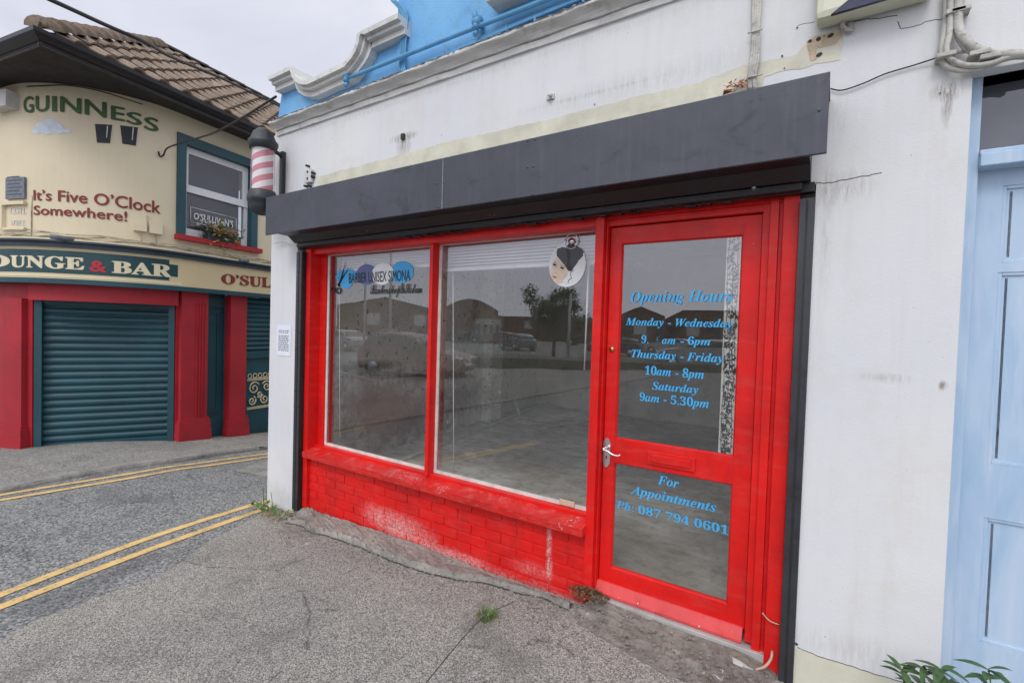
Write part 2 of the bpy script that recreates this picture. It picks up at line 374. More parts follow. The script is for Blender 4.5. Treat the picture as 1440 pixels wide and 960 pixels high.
def glass(name, ior=.10, tint=(.80, .84, .82), dirt=.05, rough=.0):
    m = bpy.data.materials.new(name); m.use_nodes = True; nt = m.node_tree; nt.nodes.clear()
    out = nt.nodes.new('ShaderNodeOutputMaterial')
    tr = nt.nodes.new('ShaderNodeBsdfTransparent'); tr.inputs[0].default_value = (*tint, 1)
    gl = nt.nodes.new('ShaderNodeBsdfGlossy'); gl.inputs['Roughness'].default_value = rough; gl.inputs['Color'].default_value = (.95, .96, 1, 1)
    lw = nt.nodes.new('ShaderNodeLayerWeight'); lw.inputs[0].default_value = .5; pw_ = mth(nt, 'MULTIPLY_ADD', mth(nt, 'POWER', lw.outputs['Facing'], 4.0), 1-ior, ior)   # reflectance, the same from both sides
    mx = nt.nodes.new('ShaderNodeMixShader'); nt.links.new(pw_, mx.inputs[0]); nt.links.new(tr.outputs[0], mx.inputs[1]); nt.links.new(gl.outputs[0], mx.inputs[2])
    co = objco(nt)
    bp = nt.nodes.new('ShaderNodeBump'); bp.inputs['Strength'].default_value = .02; bp.inputs['Distance'].default_value = .02
    nt.links.new(noise(nt, co, 2.0, 2), bp.inputs['Height']); nt.links.new(bp.outputs[0], gl.inputs['Normal'])
    df = nt.nodes.new('ShaderNodeBsdfDiffuse'); df.inputs[0].default_value = (.62, .61, .57, 1)
    d = noise(nt, co, 3.0, 7, .75); sp = noise(nt, co, 60, 3, .5)
    fac = mth(nt, 'ADD', mth(nt, 'MULTIPLY', ramp(nt, d, [(.4, .2), (.75, 1)]), dirt), mth(nt, 'MULTIPLY', ramp(nt, sp, [(.74, 0), (.77, 1)]), .35))
    m2 = nt.nodes.new('ShaderNodeMixShader'); nt.links.new(fac, m2.inputs[0]); nt.links.new(mx.outputs[0], m2.inputs[1]); nt.links.new(df.outputs[0], m2.inputs[2])
    nt.links.new(m2.outputs[0], out.inputs[0]); return m
MAT['glass'] = glass('shop_glass', .155, (.98, .99, .98), .016)
MAT['pubglass'] = glass('pub_window_glass', .09, (.6, .63, .66), .05)
MAT['transomglass'] = glass('dusty_transom_glass', .09, (.55, .57, .6), .10)
MAT['chrome'] = M_simple('chrome', (.75, .75, .76), .22, .05, 5, 30, .05, metal=1)
MAT['brass'] = M_simple('brass', (.55, .38, .14), .35, .1, 5, 30, .05, metal=1)
MAT['galv'] = M_simple('galvanised_strip', (.5, .5, .48), .5, .15, 5, 40, .3, metal=.4, dirt=.5)
MAT['vblue'] = M_simple('bright_blue_vinyl', (.045, .36, .68), .45, .04, 5, 10, 0)
MAT['logoblue'] = M_simple('sky_blue_vinyl', (.04, .34, .66), .45, .05, 8, 10, 0)
MAT['logopurple'] = M_simple('slate_purple_vinyl', (.10, .13, .28), .5, .05, 8, 10, 0)
MAT['logowhite'] = M_simple('white_vinyl', (.72, .74, .74), .5, .04, 8, 10, 0)
MAT['navy'] = M_simple('navy_lettering', (.006, .008, .03), .4, .05, 8, 10, 0)
MAT['blind'] = M_simple('white_blind_slat', (.62, .64, .66), .5, .06, 5, 10, .1)
MAT['skin'] = M_simple('printed_skin_tone', (.68, .54, .42), .4, .12, 30, 10, 0)
MAT['inkblack'] = M_simple('printed_black_ink', (.012, .012, .014), .4, .1, 8, 10, 0)
MAT['inkred'] = M_simple('printed_lip_pink', (.42, .13, .12), .4, .05, 8, 10, 0)
MAT['inkgrey'] = M_simple('printed_grey_ink', (.045, .048, .055), .4, .2, 30, 10, 0)
MAT['cream'] = M_simple('pub_cream_paint', (.66, .575, .41), .75, .04, 1.5, 60, .25, dirt=.10, dirtcol=(.40, .32, .2))
MAT['creamtrim'] = M_simple('cream_sign_paint', (.66, .60, .42), .55, .05, 3, 40, .1)
MAT['signcream'] = M_simple('sign_panel_cream', (.60, .49, .29), .5, .04, 2, 40, .1)
MAT['teal'] = M_simple('dark_teal_paint', (.010, .062, .082), .42, .22, 2, 40, .15, dirt=.45, dirtcol=(.05, .06, .06))
MAT['tealsign'] = M_simple('teal_sign_paint', (.007, .050, .058), .4, .08, 2, 40, .08)
MAT['navytrim'] = M_simple('blue_black_trim', (.018, .034, .052), .45, .2, 3, 40, .2, dirt=.3, dirtcol=(.08, .08, .07))
MAT['pubred'] = M_simple('pub_red_render', (.36, .012, .022), .6, .14, 2, 70, .6, dirt=.4, dirtcol=(.12, .01, .015))
MAT['pubredpaint'] = M_simple('dark_red_letter_paint', (.20, .022, .018), .6, .1, 6, 40, .1)
MAT['brightred'] = M_simple('bright_red_letter_paint', (.45, .02, .03), .5, .08, 6, 40, .1)
MAT['green'] = M_simple('green_letter_paint', (.045, .105, .035), .6, .2, 6, 40, .1)
MAT['cloud'] = M_simple('painted_cloud', (.58, .62, .68), .7, .14, 9, 40, .1)
MAT['stoutblack'] = M_simple('painted_black', (.020, .022, .030), .6, .2, 6, 40, .1)
MAT['upvc'] = M_simple('white_upvc', (.68, .69, .70), .35, .04, 3, 40, .05, dirt=.1)
MAT['gutter'] = M_simple('black_gutter', (.013, .013, .017), .35, .2, 3, 40, .1)
MAT['soffit'] = M_simple('dark_weathered_soffit', (.022, .019, .018), .8, .3, 6, 40, .5, dirt=.35, dirtcol=(.10, .09, .085))
def tile_mat():
    m, nt, b = new_mat('concrete_roof_tile'); co = objco(nt)
    a = noise(nt, co, 2.2, 6, .6); d = noise(nt, co, 26, 6, .7)
    c = mixc(nt, (.16, .115, .085), (.31, .24, .185), ramp(nt, a, [(.3, 0), (.7, 1)]))
    c = mixc(nt, c, (.06, .05, .042), mth(nt, 'MULTIPLY', ramp(nt, d, [(.5, 0), (.66, 1)]), .65))
    c = mixc(nt, c, (.38, .36, .31), mth(nt, 'MULTIPLY', ramp(nt, noise(nt, co, 14, 5, .7), [(.6, 0), (.7, 1)]), .4))
    nt.links.new(c, b.inputs['Base Color']); b.inputs['Roughness'].default_value = .95
    bump(nt, b, d, .6, .01); return m
MAT['tile'] = tile_mat()
MAT['wire'] = M_simple('black_cable', (.012, .012, .015), .5, .1, 5, 20, 0)
MAT['whitecable'] = M_simple('grimy_painted_cable', (.46, .45, .41), .7, .25, 12, 60, .6, dirt=.9, dirtcol=(.08, .07, .055))
MAT['pinkpole'] = M_simple('faded_red_stripe', (.58, .17, .22), .4, .12, 8, 20, 0)
MAT['whitepole'] = M_simple('milky_white_stripe', (.78, .75, .75), .4, .06, 8, 20, 0)
MAT['polecap'] = M_simple('dull_black_cap', (.022, .028, .032), .45, .25, 6, 40, .2, dirt=.3, dirtcol=(.10, .11, .11))
MAT['polecase'] = glass('pole_glass_case', .05, (.93, .92, .92), .10)
MAT['paper'] = M_simple('white_notice_paper', (.66, .69, .76), .7, .04, 8, 20, .05)
MAT['alarmcream'] = M_simple('yellowed_plastic', (.58, .58, .45), .45, .08, 5, 40, .1, dirt=.2, dirtcol=(.25, .22, .15))
MAT['alarmnavy'] = M_simple('dark_blue_plastic', (.008, .013, .05), .2, .1, 5, 40, 0)
MAT['leaf'] = M_simple('weed_leaf', (.075, .16, .035), .6, .4, 25, 40, .2)
MAT['darkleaf'] = M_simple('shrub_leaf', (.050, .105, .035), .5, .35, 25, 40, .2)
MAT['dryleaf'] = M_simple('dry_grass', (.42, .33, .15), .8, .3, 25, 40, .2)
MAT['litter'] = M_simple('dead_leaf_litter', (.13, .085, .045), .9, .6, 40, 40, .3)
MAT['flowerrust'] = M_simple('withered_rust_flower', (.42, .17, .04), .8, .4, 25, 40, .2)
MAT['crack'] = M_simple('dark_crack', (.045, .04, .035), .9, .2, 20, 40, 0)
MAT['slate'] = M_simple('grey_plaque', (.14, .16, .19), .6, .2, 20, 40, .2)
MAT['lightgrey'] = M_simple('pale_grey_plastic', (.55, .55, .53), .6, .1, 8, 40, .1, dirt=.4)

# ------------------------------------------------------------------ lettering
def styl(s, style):
    out = ''
    for ch in s:
        up, lo, dg = 'A' <= ch <= 'Z', 'a' <= ch <= 'z', ch.isdigit()
        if style == 'bolditalic':
            if up: ch = chr(0x1D468+ord(ch)-65)
            elif lo: ch = chr(0x1D482+ord(ch)-97)
            elif dg: ch = chr(0x1D7CE+ord(ch)-48)
        elif style == 'serif':
            if up: ch = chr(0x1D400+ord(ch)-65)
            elif lo: ch = chr(0x1D41A+ord(ch)-97)
            elif dg: ch = chr(0x1D7CE+ord(ch)-48)
        elif style == 'script':
            if up: ch = chr(0x1D4D0+ord(ch)-65)
            elif lo: ch = chr(0x1D4EA+ord(ch)-97)
        out += ch
    return out
_cache = {}
def glyphs(body, style=None):
    key = (body, style)
    if key in _cache: return _cache[key]
    c = bpy.data.curves.new('lettering', 'FONT'); c.body = styl(body, style); c.size = 1; c.resolution_u = 3; c.fill_mode = 'FRONT'
    o = bpy.data.objects.new('lettering', c); COL.objects.link(o)
    bpy.context.view_layer.update()
    me = bpy.data.meshes.new_from_object(o.evaluated_get(bpy.context.evaluated_depsgraph_get()))
    vs = [(v.co.x, v.co.y) for v in me.vertices]; fs = [tuple(p.vertices) for p in me.polygons]
    bpy.data.objects.remove(o); bpy.data.curves.remove(c); bpy.data.meshes.remove(me)
    _cache[key] = (vs, fs); return vs, fs
def bbox(vs):
    return min(v[0] for v in vs), max(v[0] for v in vs), min(v[1] for v in vs), max(v[1] for v in vs)
CAPH = {}
def caph(style):
    if style not in CAPH:
        b = bbox(glyphs('H', style)[0]); CAPH[style] = b[3]
    return CAPH[style]
def text_on(mb, body, style, place, fat=0.0, ref=None):
    """place(u, v, layer): u 0..1 across the reference string, v 0..1 from baseline to cap height"""
    vs, fs = glyphs(body, style); rb = bbox(glyphs(ref or body, style)[0]); ch = caph(style)
    offs = [(0, 0)] if not fat else [(-fat, 0), (fat, 0), (0, fat*.6), (0, -fat*.6)]
    for k, (dx, dy) in enumerate(offs):
        mb.add([place((x+dx-rb[0])/(rb[1]-rb[0]), (y+dy)/ch, k) for x, y in vs], fs)
def quad_place(fn, BL, BR, TL, TR=None, eps=(0, 0, 0)):
    """corner pixels -> surface coordinates by fn -> bilinear place function in surface coordinates"""
    a, b, c = fn(*BL), fn(*BR), fn(*TL); d = fn(*TR) if TR else tuple(b[i]+c[i]-a[i] for i in range(len(a)))
    return lambda u, v: tuple(a[i]*(1-u)*(1-v)+b[i]*u*(1-v)+c[i]*(1-u)*v+d[i]*u*v for i in range(len(a)))

def flat_text(name, m, y, body, style, BL, BR, TL, parent, fat=0.0, dy=-.003, mb=None, ref=None, level=True):
    own = mb is None; mb = mb or MB()
    a, b, c = F(*BL, y), F(*BR, y), F(*TL, y)
    zb = (a.z+b.z)/2 if level else None; h = c.z-a.z
    def place(u, v, k):
        x = a.x+(b.x-a.x)*u; z = (zb if level else a.z+(b.z-a.z)*u)+h*v
        return (x, y+dy-.0003*k, z)
    text_on(mb, body, style, place, fat, ref)
    if own: return mb.build(name, m, parent)
    return mb

# =====================================================================================================
# GROUND
# =====================================================================================================
def axis(lo, hi, fine0, fine1, step):
    xs = []; x = fine0
    while x <= fine1: xs.append(x); x += step
    g = step; x = fine0
    while x > lo: g *= 1.35; x -= g; xs.insert(0, max(x, lo))
    g = step; x = fine1
    while x < hi: g *= 1.35; x += g; xs.append(min(x, hi))
    return xs
gx = axis(-400, 400, -12, 3, .5); gy = axis(-400, 400, -6, 7, .5)
mb = MB(); mb.add([(x, y, G(x, y)) for x in gx for y in gy],
                  [(i*len(gy)+j, (i+1)*len(gy)+j, (i+1)*len(gy)+j+1, i*len(gy)+j+1) for i in range(len(gx)-1) for j in range(len(gy)-1)], True)
mb.build('road', MAT['road'], kind='structure')

def samp(pts, n):                                # resample a polyline smoothly (Catmull-Rom)
    pts = [Vector(p) for p in pts]; P = [2*pts[0]-pts[1]]+pts+[2*pts[-1]-pts[-2]]; out = []
    m = len(pts)-1
    for k in range(n+1):
        t = k/n*m; i = min(int(t), m-1); t -= i; a, b, c, d = P[i:i+4]
        out.append(.5*((2*b)+(-a+c)*t+(2*a-5*b+4*c-d)*t*t+(-a+3*b-3*c+d)*t**3))
    return out
def strip(curveA, curveB, n, rows, dz, name, m, **kw):
    A, B = samp(curveA, n), samp(curveB, n)
    mb = MB()
    def fn(u, v):
        p = A[round(u*n)].lerp(B[round(u*n)], v); h = dz(v) if callable(dz) else dz
        return (p.x, p.y, G(p.x, p.y)+h)
    mb.grid(fn, n, rows); return mb.build(name, m, **kw)
def edge_strip(curveA, n, z0, z1, name, m, **kw):
    A = samp(curveA, n); mb = MB()
    mb.grid(lambda u, v: (A[round(u*n)].x, A[round(u*n)].y, G(A[round(u*n)].x, A[round(u*n)].y)+z0+(z1-z0)*v), n, 1); return mb.build(name, m, **kw)

# near pavement: from its edge by the yellow lines to the shop front and beyond to the right
edge_px = [(345, 737), (292, 764), (233, 806), (125, 847), (0, 906)]
E = [onG(*p) for p in edge_px]
d0 = (E[-1]-E[-2]).normalized()
Eline = [Vector((-4.27, 9, 0)), Vector((-4.27, 3.5, 0)), Vector((-4.26, .5, 0)), E[0], E[1], E[2], E[3], E[4], E[4]+Vector((.9, -.35, 0)), E[4]+Vector((2.4, -.75, 0)), E[4]+Vector((5, -1.1, 0)), E[4]+Vector((9, -1.2, 0)), E[4]+Vector((25, -1.2, 0))]
Bline = [Vector((-4.1, 9, 0)), Vector((-4.1, 3.5, 0)), Vector((-4.1, .5, 0)), Vector((-3.9, .03, 0)), Vector((-3.2, .03, 0)), Vector((-2.4, .03, 0)), Vector((-1.6, .03, 0)), Vector((-.9, .03, 0)), Vector((.1, .03, 0)), Vector((1.2, .03, 0)), Vector((3, .03, 0)), Vector((6, .03, 0)), Vector((25, .03, 0))]
strip(Eline, Bline, 120, 30, lambda v: .012, 'pavement', MAT['pave'], kind='structure')
Ein = samp(Eline, 120)
mbk = MB(); mbk.grid(lambda u, v: (Ein[round(u*120)].x, Ein[round(u*120)].y, G(Ein[round(u*120)].x, Ein[round(u*120)].y)-.02+.032*v), 120, 1)
mbk.build('kerb', MAT['kerb'], kind='structure')

# far pavement along the pub, with a kerb
K_px = [(0, 687), (75, 672), (142, 660), (233, 647), (300, 637), (358, 629), (376, 627)]
KW = [onG(*p, .045) for p in K_px]
kd = (KW[0]-KW[2]).normalized(); KL = [KW[0]+kd*30, KW[0]+kd*9, KW[0]+kd*2]+KW+[KW[-1]+Vector((-.35, 1.6, 0)), KW[-1]+Vector((-1.0, 5, 0)), KW[-1]+Vector((-1.9, 9, 0))]
KB = [p+Vector((-6.5, 5.0, 0)) if i < 9 else p+Vector((-5, .5, 0)) for i, p in enumerate(KL)]
strip(KL, KB, 90, 16, lambda v: .048+.035*min(1, v*2.2), 'far_pavement', MAT['farpave'], kind='structure')
KIN = [p+Vector((.0, 0, 0)) for p in KL]
A_ = samp(KL, 90)
mb = MB()
def kerbfn(u, v):
    i = round(u*90); p = A_[i]; t = (A_[min(i+1, 90)]-A_[max(i-1, 0)]); t.z = 0; t.normalize(); nrm = Vector((t.y, -t.x, 0))
    prof = [(.015, -.02), (.010, .030), (0, .046), (-.03, .053), (-.13, .055)]
    o, h = prof[round(v*4)]; q = p+nrm*o; wob = .009*mn.noise(Vector((i*.37, 1, 0)))
    return (q.x, q.y, G(q.x, q.y)+h+(wob if h > 0 else 0))
mb.grid(kerbfn, 90, 4, False); mb.build('kerb', MAT['kerb'], kind='structure')

# yellow lines
def yline(pxs, w, name, near, bend):
    W = [onG(*p, .004) for p in pxs]
    for q in W: q.z = 0
    d0 = (W[0]-W[1]).normalized(); d1 = (W[-1]-W[-2]).normalized()
    W = [W[0]+d0*near, W[0]+d0*near*.5]+W+[W[-1]+d1*.5+Vector((0, .05, 0)), W[-1]+d1*.9+Vector((bend*.5, .5, 0)), W[-1]+d1*.9+Vector((bend, 2.2, 0)), W[-1]+d1*.9+Vector((bend*2, 6, 0))]
    P = [W[0]]
    for a, b in zip(W[:-1], W[1:]):
        n_ = max(2, int((b-a).length/.12))
        P += [a.lerp(b, k/n_) for k in range(1, n_+1)]
    for _ in range(12): P = [P[0]]+[(P[k-1]+P[k]*2+P[k+1])/4 for k in range(1, len(P)-1)]+[P[-1]]
    N_ = len(P)-1; L, R_ = [], []
    for i, p in enumerate(P):
        t = P[min(i+1, N_)]-P[max(i-1, 0)]; t.normalize(); nn = Vector((t.y, -t.x, 0)); e = .004*mn.noise(Vector((i*.9, w, pxs[0][1]))); L.append(p+nn*(w/2+e)); R_.append(p-nn*(w/2+e))
    mb = MB(); mb.grid(lambda u, v: (lambda p: (p.x, p.y, G(p.x, p.y)+.005))(L[round(u*N_)].lerp(R_[round(u*N_)], v)), N_, 1)
    return mb.build(name, MAT['yellow'], kind='structure')
yline([(0, 836), (208, 754.5), (352, 710.5)], .078, 'yellow_road_line', 1.6, -.1)
yline([(0, 853), (208, 772), (352, 722)], .078, 'yellow_road_line', 1.6, -.1)
yline([(0, 695.5), (125, 675), (233, 658), (320, 645), (376, 637.5)], .080, 'yellow_road_line', 6, -.6)
yline([(0, 703), (125, 681.5), (233, 664), (320, 650.5), (376, 642.5)], .080, 'yellow_road_line', 6, -.6)
# pale concrete repair in the road
A1, B1, C1, D1 = onG(332, 663), onG(366, 648), onG(420, 652), onG(392, 674)
mb = MB(); mb.grid(lambda u, v: (lambda p: (p.x, p.y, G(p.x, p.y)+.004))(A1.lerp(D1, u).lerp(B1.lerp(C1, u), v)), 14, 14); mb.build('concrete_road', MAT['kerb'], kind='structure')
# joint line in the near pavement
a, b = onG(674, 872, .014), onG(592, 968, .014); c = onG(520, 1060, .014)
mb = MB(); pts = [a+Vector((.05, .25, 0)), a, b, c]
S = samp(pts, 20)
mb.grid(lambda u, v: (S[round(u*20)].x+.005*(v-.5), S[round(u*20)].y, G(S[round(u*20)].x, S[round(u*20)].y)+.0135), 20, 1)
mb.build('pavement_line', MAT['crack'], kind='structure')

# =====================================================================================================
# BARBER SHOP BUILDING
# =====================================================================================================
shop = thing('shop_building', 'white rendered corner shop with red shopfront, blue parapet and pale blue side door', 'building')
WT = 3.16                                     # underside of the cornice
XL, XR = -4.255, 4.2
OL, OR, OT = F(416, 500).x, F(1146, 300).x, 2.16
DX0, DX1, DT = F(1355, 340).x, F(1355, 340).x+1.15, F(1372, 101).z
w = MB()
w.box(XL, OL, 0, .32, -.5, WT); w.box(OL, OR, 0, .32, OT, WT); w.box(OR, DX0, 0, .32, -.3, WT)
w.box(DX0, DX1, 0, .32, DT, WT); w.box(DX1, XR, 0, .32, -.3, WT)
w.box(XL, XR, 0.02, .32, WT, 3.25)
w.build('front_wall', MAT['white'], shop)
w = MB()
w.prism([(XL, .32, -.9), (XL+.15, .32, -.9), (XL+.15-1.0, 7, -.9), (XL-1.0, 7, -.9)], (0, 0, 4.3)); w.box(XR-.3, XR, .32, 7, -.4, 3.4); w.box(XL-.95, XR, 7.001, 7.3, -.9, 3.4)
w.build('side_wall', MAT['white'], shop)
def skx(y, o=.0): return XL+o-.1497*(y-.32)
def skew_box(mbx, x1, y0, y1, z0, z1, o=.05, x0=None):
    xa, xb = (skx(y0, o), skx(y1, o)) if x0 is None else (x0, x0)
    return mbx.prism([(xa, y0, z0), (x1, y0, z0), (x1, y1, z0), (xb, y1, z0)], (0, 0, z1-z0))
HX0, HX1, HY0, HY1 = -3.75, -2.15, 1.1, 3.1           # added, unseen roof opening that lets more daylight into the room
def with_hole(mbx, y0, y1, z0, z1):
    skew_box(mbx, XR-.3, y0, HY0, z0, z1); skew_box(mbx, XR-.3, HY1, y1, z0, z1); skew_box(mbx, HX0, HY0, HY1, z0, z1); skew_box(mbx, XR-.3, HY0, HY1, z0, z1, x0=HX1); return mbx
with_hole(MB(), .33, 7.1, 3.3, 3.4).build('roof', MAT['soffit'], shop)
w = MB(); w.box(HX0-.05, HX0, HY0, HY1, 2.68, 3.48); w.box(HX1, HX1+.05, HY0, HY1, 2.68, 3.48); w.box(HX0-.05, HX1+.05, HY0-.05, HY0-.001, 2.68, 3.48); w.box(HX0-.05, HX1+.05, HY1+.001, HY1+.05, 2.68, 3.48)
rl = w.build('added_rooflight', MAT['upvc'], shop); MB().quad((HX0, HY0, 3.46), (HX1, HY0, 3.46), (HX1, HY1, 3.46), (HX0, HY1, 3.46)).build('added_rooflight_pane', MAT['pubglass'], rl)

# exposed old cream paint above the sign, and broken plaster with holes
cp = [(446, 250), (480, 240), (560, 219), (630, 199), (700, 184), (780, 166), (880, 140), (980, 117), (1045, 92), (1090, 84), (1120, 76), (1136, 60), (1138, 52), (1160, 46), (1183, 40), (1186, 60), (1180, 84), (1140, 92), (1125, 97), (1100, 100), (1075, 108), (1068, 130), (1060, 170), (900, 210), (700, 255), (450, 320)]
cp = roughen(cp)
pts = [F(x, y, -.0015) for x, y in cp]
MB().poly(pts).build('exposed_cream_paint', MAT['cream_patch'], shop)
br = [(1134, 58), (1150, 50), (1166, 46), (1181, 40), (1184, 52), (1175, 62), (1160, 66), (1148, 68), (1148, 84), (1140, 86)]
w = MB().poly([F(x, y, -.003) for x, y in roughen(br, 3, .7)]); w.build('bare_plaster_patch', MAT['plaster'], shop)
w = MB()
w = None
def disc(mb, px, py, r, y, sx=1, ang=0, n=14):
    c = F(px, py, y); mb.poly([(c.x+r*sx*math.cos(t)*math.cos(ang)-r*math.sin(t)*math.sin(ang), y, c.z+r*sx*math.cos(t)*math.sin(ang)+r*math.sin(t)*math.cos(ang)) for t in [2*math.pi*k/n for k in range(n)]])
for px, py, r, sx in ((1139, 58, .007, 1), (1151, 55, .009, 1), (1159, 51, .003, 1), (1168, 50, .008, 1.5), (1152, 77, .008, 1.5), (1185, 32, .006, 1), (1100, 79, .005, .8), (1121, 39, .004, 1), (836, 147, .004, .8), (1322, 131, .003, 1), (1123, 481, .004, 1), (1120, 905, .006, 1), (621, 190, .003, 1), (1103, 96, .003, 1), (1113, 114, .004, 1), (467, 195, .003, 1)):
    w = MB(); disc(w, px, py, r, -.0045, sx, .4); w.build('drill_hole', MAT['crack'], shop)
# cracks
w = MB()
def crack(pxs, r=.0022):
    pts = []
    for (a, b) in zip(pxs[:-1], pxs[1:]):
        for k in range(4):
            t = k/4; pts.append(F(a[0]+(b[0]-a[0])*t+random.uniform(-.6, .6), a[1]+(b[1]-a[1])*t+random.uniform(-.7, .7), 0))
    pts.append(F(*pxs[-1], 0)); MB().tube(pts, r, 4).build('wall_crack', MAT['crack'], shop)
crack([(1147, 257), (1160, 258), (1178, 255), (1200, 250), (1222, 247), (1240, 243)], .0018)
crack([(1200, 31), (1220, 27), (1240, 26), (1262, 22)], .0017); crack([(1262, 30), (1267, 41), (1285, 38), (1305, 30), (1325, 27)], .0015)
crack([(1121, 36), (1146, 31)], .0012); crack([(383, 342), (400, 340), (410, 346)], .0012)
crack([(1122, 910), (1150, 922), (1190, 934), (1230, 947), (1290, 965)], .0016)

# cornice
cz0 = F(780, 60).z; hs = (F(620, 80.5, -.085).z-cz0)/.172
prof = [(0.0, -.004), (-.016, 0), (-.020, .060), (-.010, .064), (-.010, .070), (-.030, .073), (-.032, .082), (-.038, .095), (-.050, .115), (-.068, .130), (-.082, .140), (-.087, .150), (-.087, .172), (-.02, .19), (.03, .195)]
prof = [(y, cz0+z*hs) for y, z in prof]
CX0 = F(379, 178, -.08).x
w = MB()
xs = [CX0+k*(XR-CX0)/90 for k in range(91)]
vs = []; n = len(prof)
for i, x in enumerate(xs):
    for j, (y, z) in enumerate(prof):
        j_ = .003*math.sin(i*1.7+j)+.002*math.sin(i*.9)
        vs.append((x, y+(j_ if 0 < j < 13 else 0), z+(j_ if 2 < j < 13 else 0)))
fs = [(i*n+j, (i+1)*n+j, (i+1)*n+j+1, i*n+j+1) for i in range(90) for j in range(n-1)]+[tuple(range(n))]
w.add(vs, fs); w.build('cornice', MAT['cornice'], shop)
w = MB()          # flaking paint on the ledge
for k in range(260):
    x = random.uniform(CX0+.02, -.5); L = random.uniform(.01, .05); y0 = -.090; z = cz0+.170*hs+random.uniform(-.004, .008)
    w.add([(x, y0, z), (x+L, y0-.002, z+random.uniform(-.004, .004)), (x+L*.7, y0+.03, z+.014), (x, y0+.03, z+.013)], [(0, 1, 2, 3)])
w.build('flaking_paint', MAT['flake'], shop, kind='stuff')

# parapet, its curved coping
PY = .03
def C7(x, y): return (370+x/5.648, y/5.648)
outer = [C7(*p) for p in ((40, 605), (205, 528), (222, 524), (228, 545), (238, 580), (262, 612), (300, 634), (345, 636), (400, 612), (500, 562), (580, 525), (640, 495), (680, 455), (712, 400), (733, 340), (740, 290), (750, 262), (800, 235), (900, 186), (1000, 137), (1070, 104))]
YO = -.10
ov = [F(px, py, YO) for px, py in outer]
th = .105
iv = []
for i, p in enumerate(ov):
    t = ov[min(i+1, len(ov)-1)]-ov[max(i-1, 0)]; t.normalize(); nrm = Vector((t.z, 0, -t.x))
    if nrm.z > 0 and abs(t.x) > .5: nrm = -nrm
    if i in (3, 4): nrm = Vector((-.5, 0, -.85))
    if i in (12, 13, 14, 15, 16): nrm = Vector((.92, 0, -.38)).normalized()
    iv.append(p+nrm*th)
# blue parapet face below the coping
zb = cz0+.19*hs
face = [(XL, PY, zb)]+[(max(p.x-.0, XL), PY, p.z+.03) for p in iv]
topz = 6.2; xh = F(556, 60, 0).x
face += [(face[-1][0]+.001, PY, face[-1][2])]
low = [(q[0], q[1], q[2]) for q in face]
w = MB(); w.prism(low+[(face[-1][0], PY, zb)], (0, .22, 0))
w.box(xh, XR, PY-.012, PY+.22, zb, topz)
w.build('blue_parapet', MAT['bluewall'], shop)
# coping in three stepped mouldings, each following the outline
def ribbon(mbx, off0, off1, y0, y1):
    a = [ov[i].lerp(iv[i], off0) for i in range(len(ov))]; b = [ov[i].lerp(iv[i], off1) for i in range(len(ov))]
    m = len(a); vs = []
    for i in range(m): vs += [(a[i].x, y0, a[i].z), (b[i].x, y0, b[i].z), (b[i].x, y1, b[i].z), (a[i].x, y1, a[i].z)]
    fs = [(4*i+k, 4*i+(k+1) % 4, 4*(i+1)+(k+1) % 4, 4*(i+1)+k) for i in range(m-1) for k in range(4)]+[(0, 1, 2, 3), tuple(4*(m-1)+k for k in (3, 2, 1, 0))]
    mbx.add(vs, fs)
w = MB(); ribbon(w, 0, .34, YO, .33); ribbon(w, .345, .60, YO+.032, .30); ribbon(w, .605, 1.0, YO+.065, .27)
w.build('parapet_coping', MAT['cornice'], shop)
# sill of the upper window
MB().box(F(697, 0).x, F(697, 0).x+1.3, -.10, PY, F(700, 15).z, F(700, 15).z+.16, .008).build('upper_sill', MAT['cornice'], shop)

# painted pipes on the parapet
w = MB(); ypp = -.035
pp_ = [F(486, 110, ypp), F(500, 106, ypp), F(560, 82, ypp), F(620, 58, ypp), F(676, 36, ypp), F(767, 0, ypp), F(860, -38, ypp)]
w.tube(samp(pp_, 40), .015, 10)
for px, py in ((489, 107), (671, 32)):
    p = F(px, py, ypp); w.tube([p+Vector((-.02, 0, 0)), p+Vector((.03, 0, .0))], .032, 12); w.tube([p, p+Vector((.0, -.02, -.05))], .020, 10); w.tube([p+Vector((0, .0, -.05)), p+Vector((.0, -.02, -.085))], .015, 10)
    w.tube([p, p+Vector((0, .07, 0))], .015, 8)
p = F(671, 32, ypp); w.tube([p, p+Vector((-.01, -.02, .055))], .020, 10)
w.build('painted_pipe', MAT['bluepipe'], None, 'sky blue painted conduit pipe with capped elbows across the parapet', 'pipe')
w = MB()
for k in range(4):
    o = (k-1.5)*2.1; yy = .0-.002*k
    c7 = [C7(*p) for p in ((1035, 5), (1075, 45), (1112, 90), (1130, 150), (1126, 230), (1116, 330), (1110, 430), (1104, 510), (1112, 560), (1140, 578), (1200, 560), (1300, 505), (1412, 455))]
    pth = [F(px+o*(1 if i < 9 else .0), py+(0 if i < 9 else o*.7), yy) for i, (px, py) in enumerate(c7)]
    pth += [F(660, 62+o*.6, yy), F(700, 45+o*.6, yy), F(760, 20+o*.5, yy), F(830, -8+o*.5, yy)]
    w.tube(samp(pth, 70), .0065, 6)
for px, py in ((624, 77), (671, 57), (712, 38), (752, 25), (820, 2)):
    p = F(px, py, -.01); w.box(p.x-.006, p.x+.006, -.012, .02, p.z-.022, p.z+.012)
w.build('painted_cables', MAT['bluepipe'], None, 'four blue painted cables bending down beside the coping then along the ledge', 'cables')

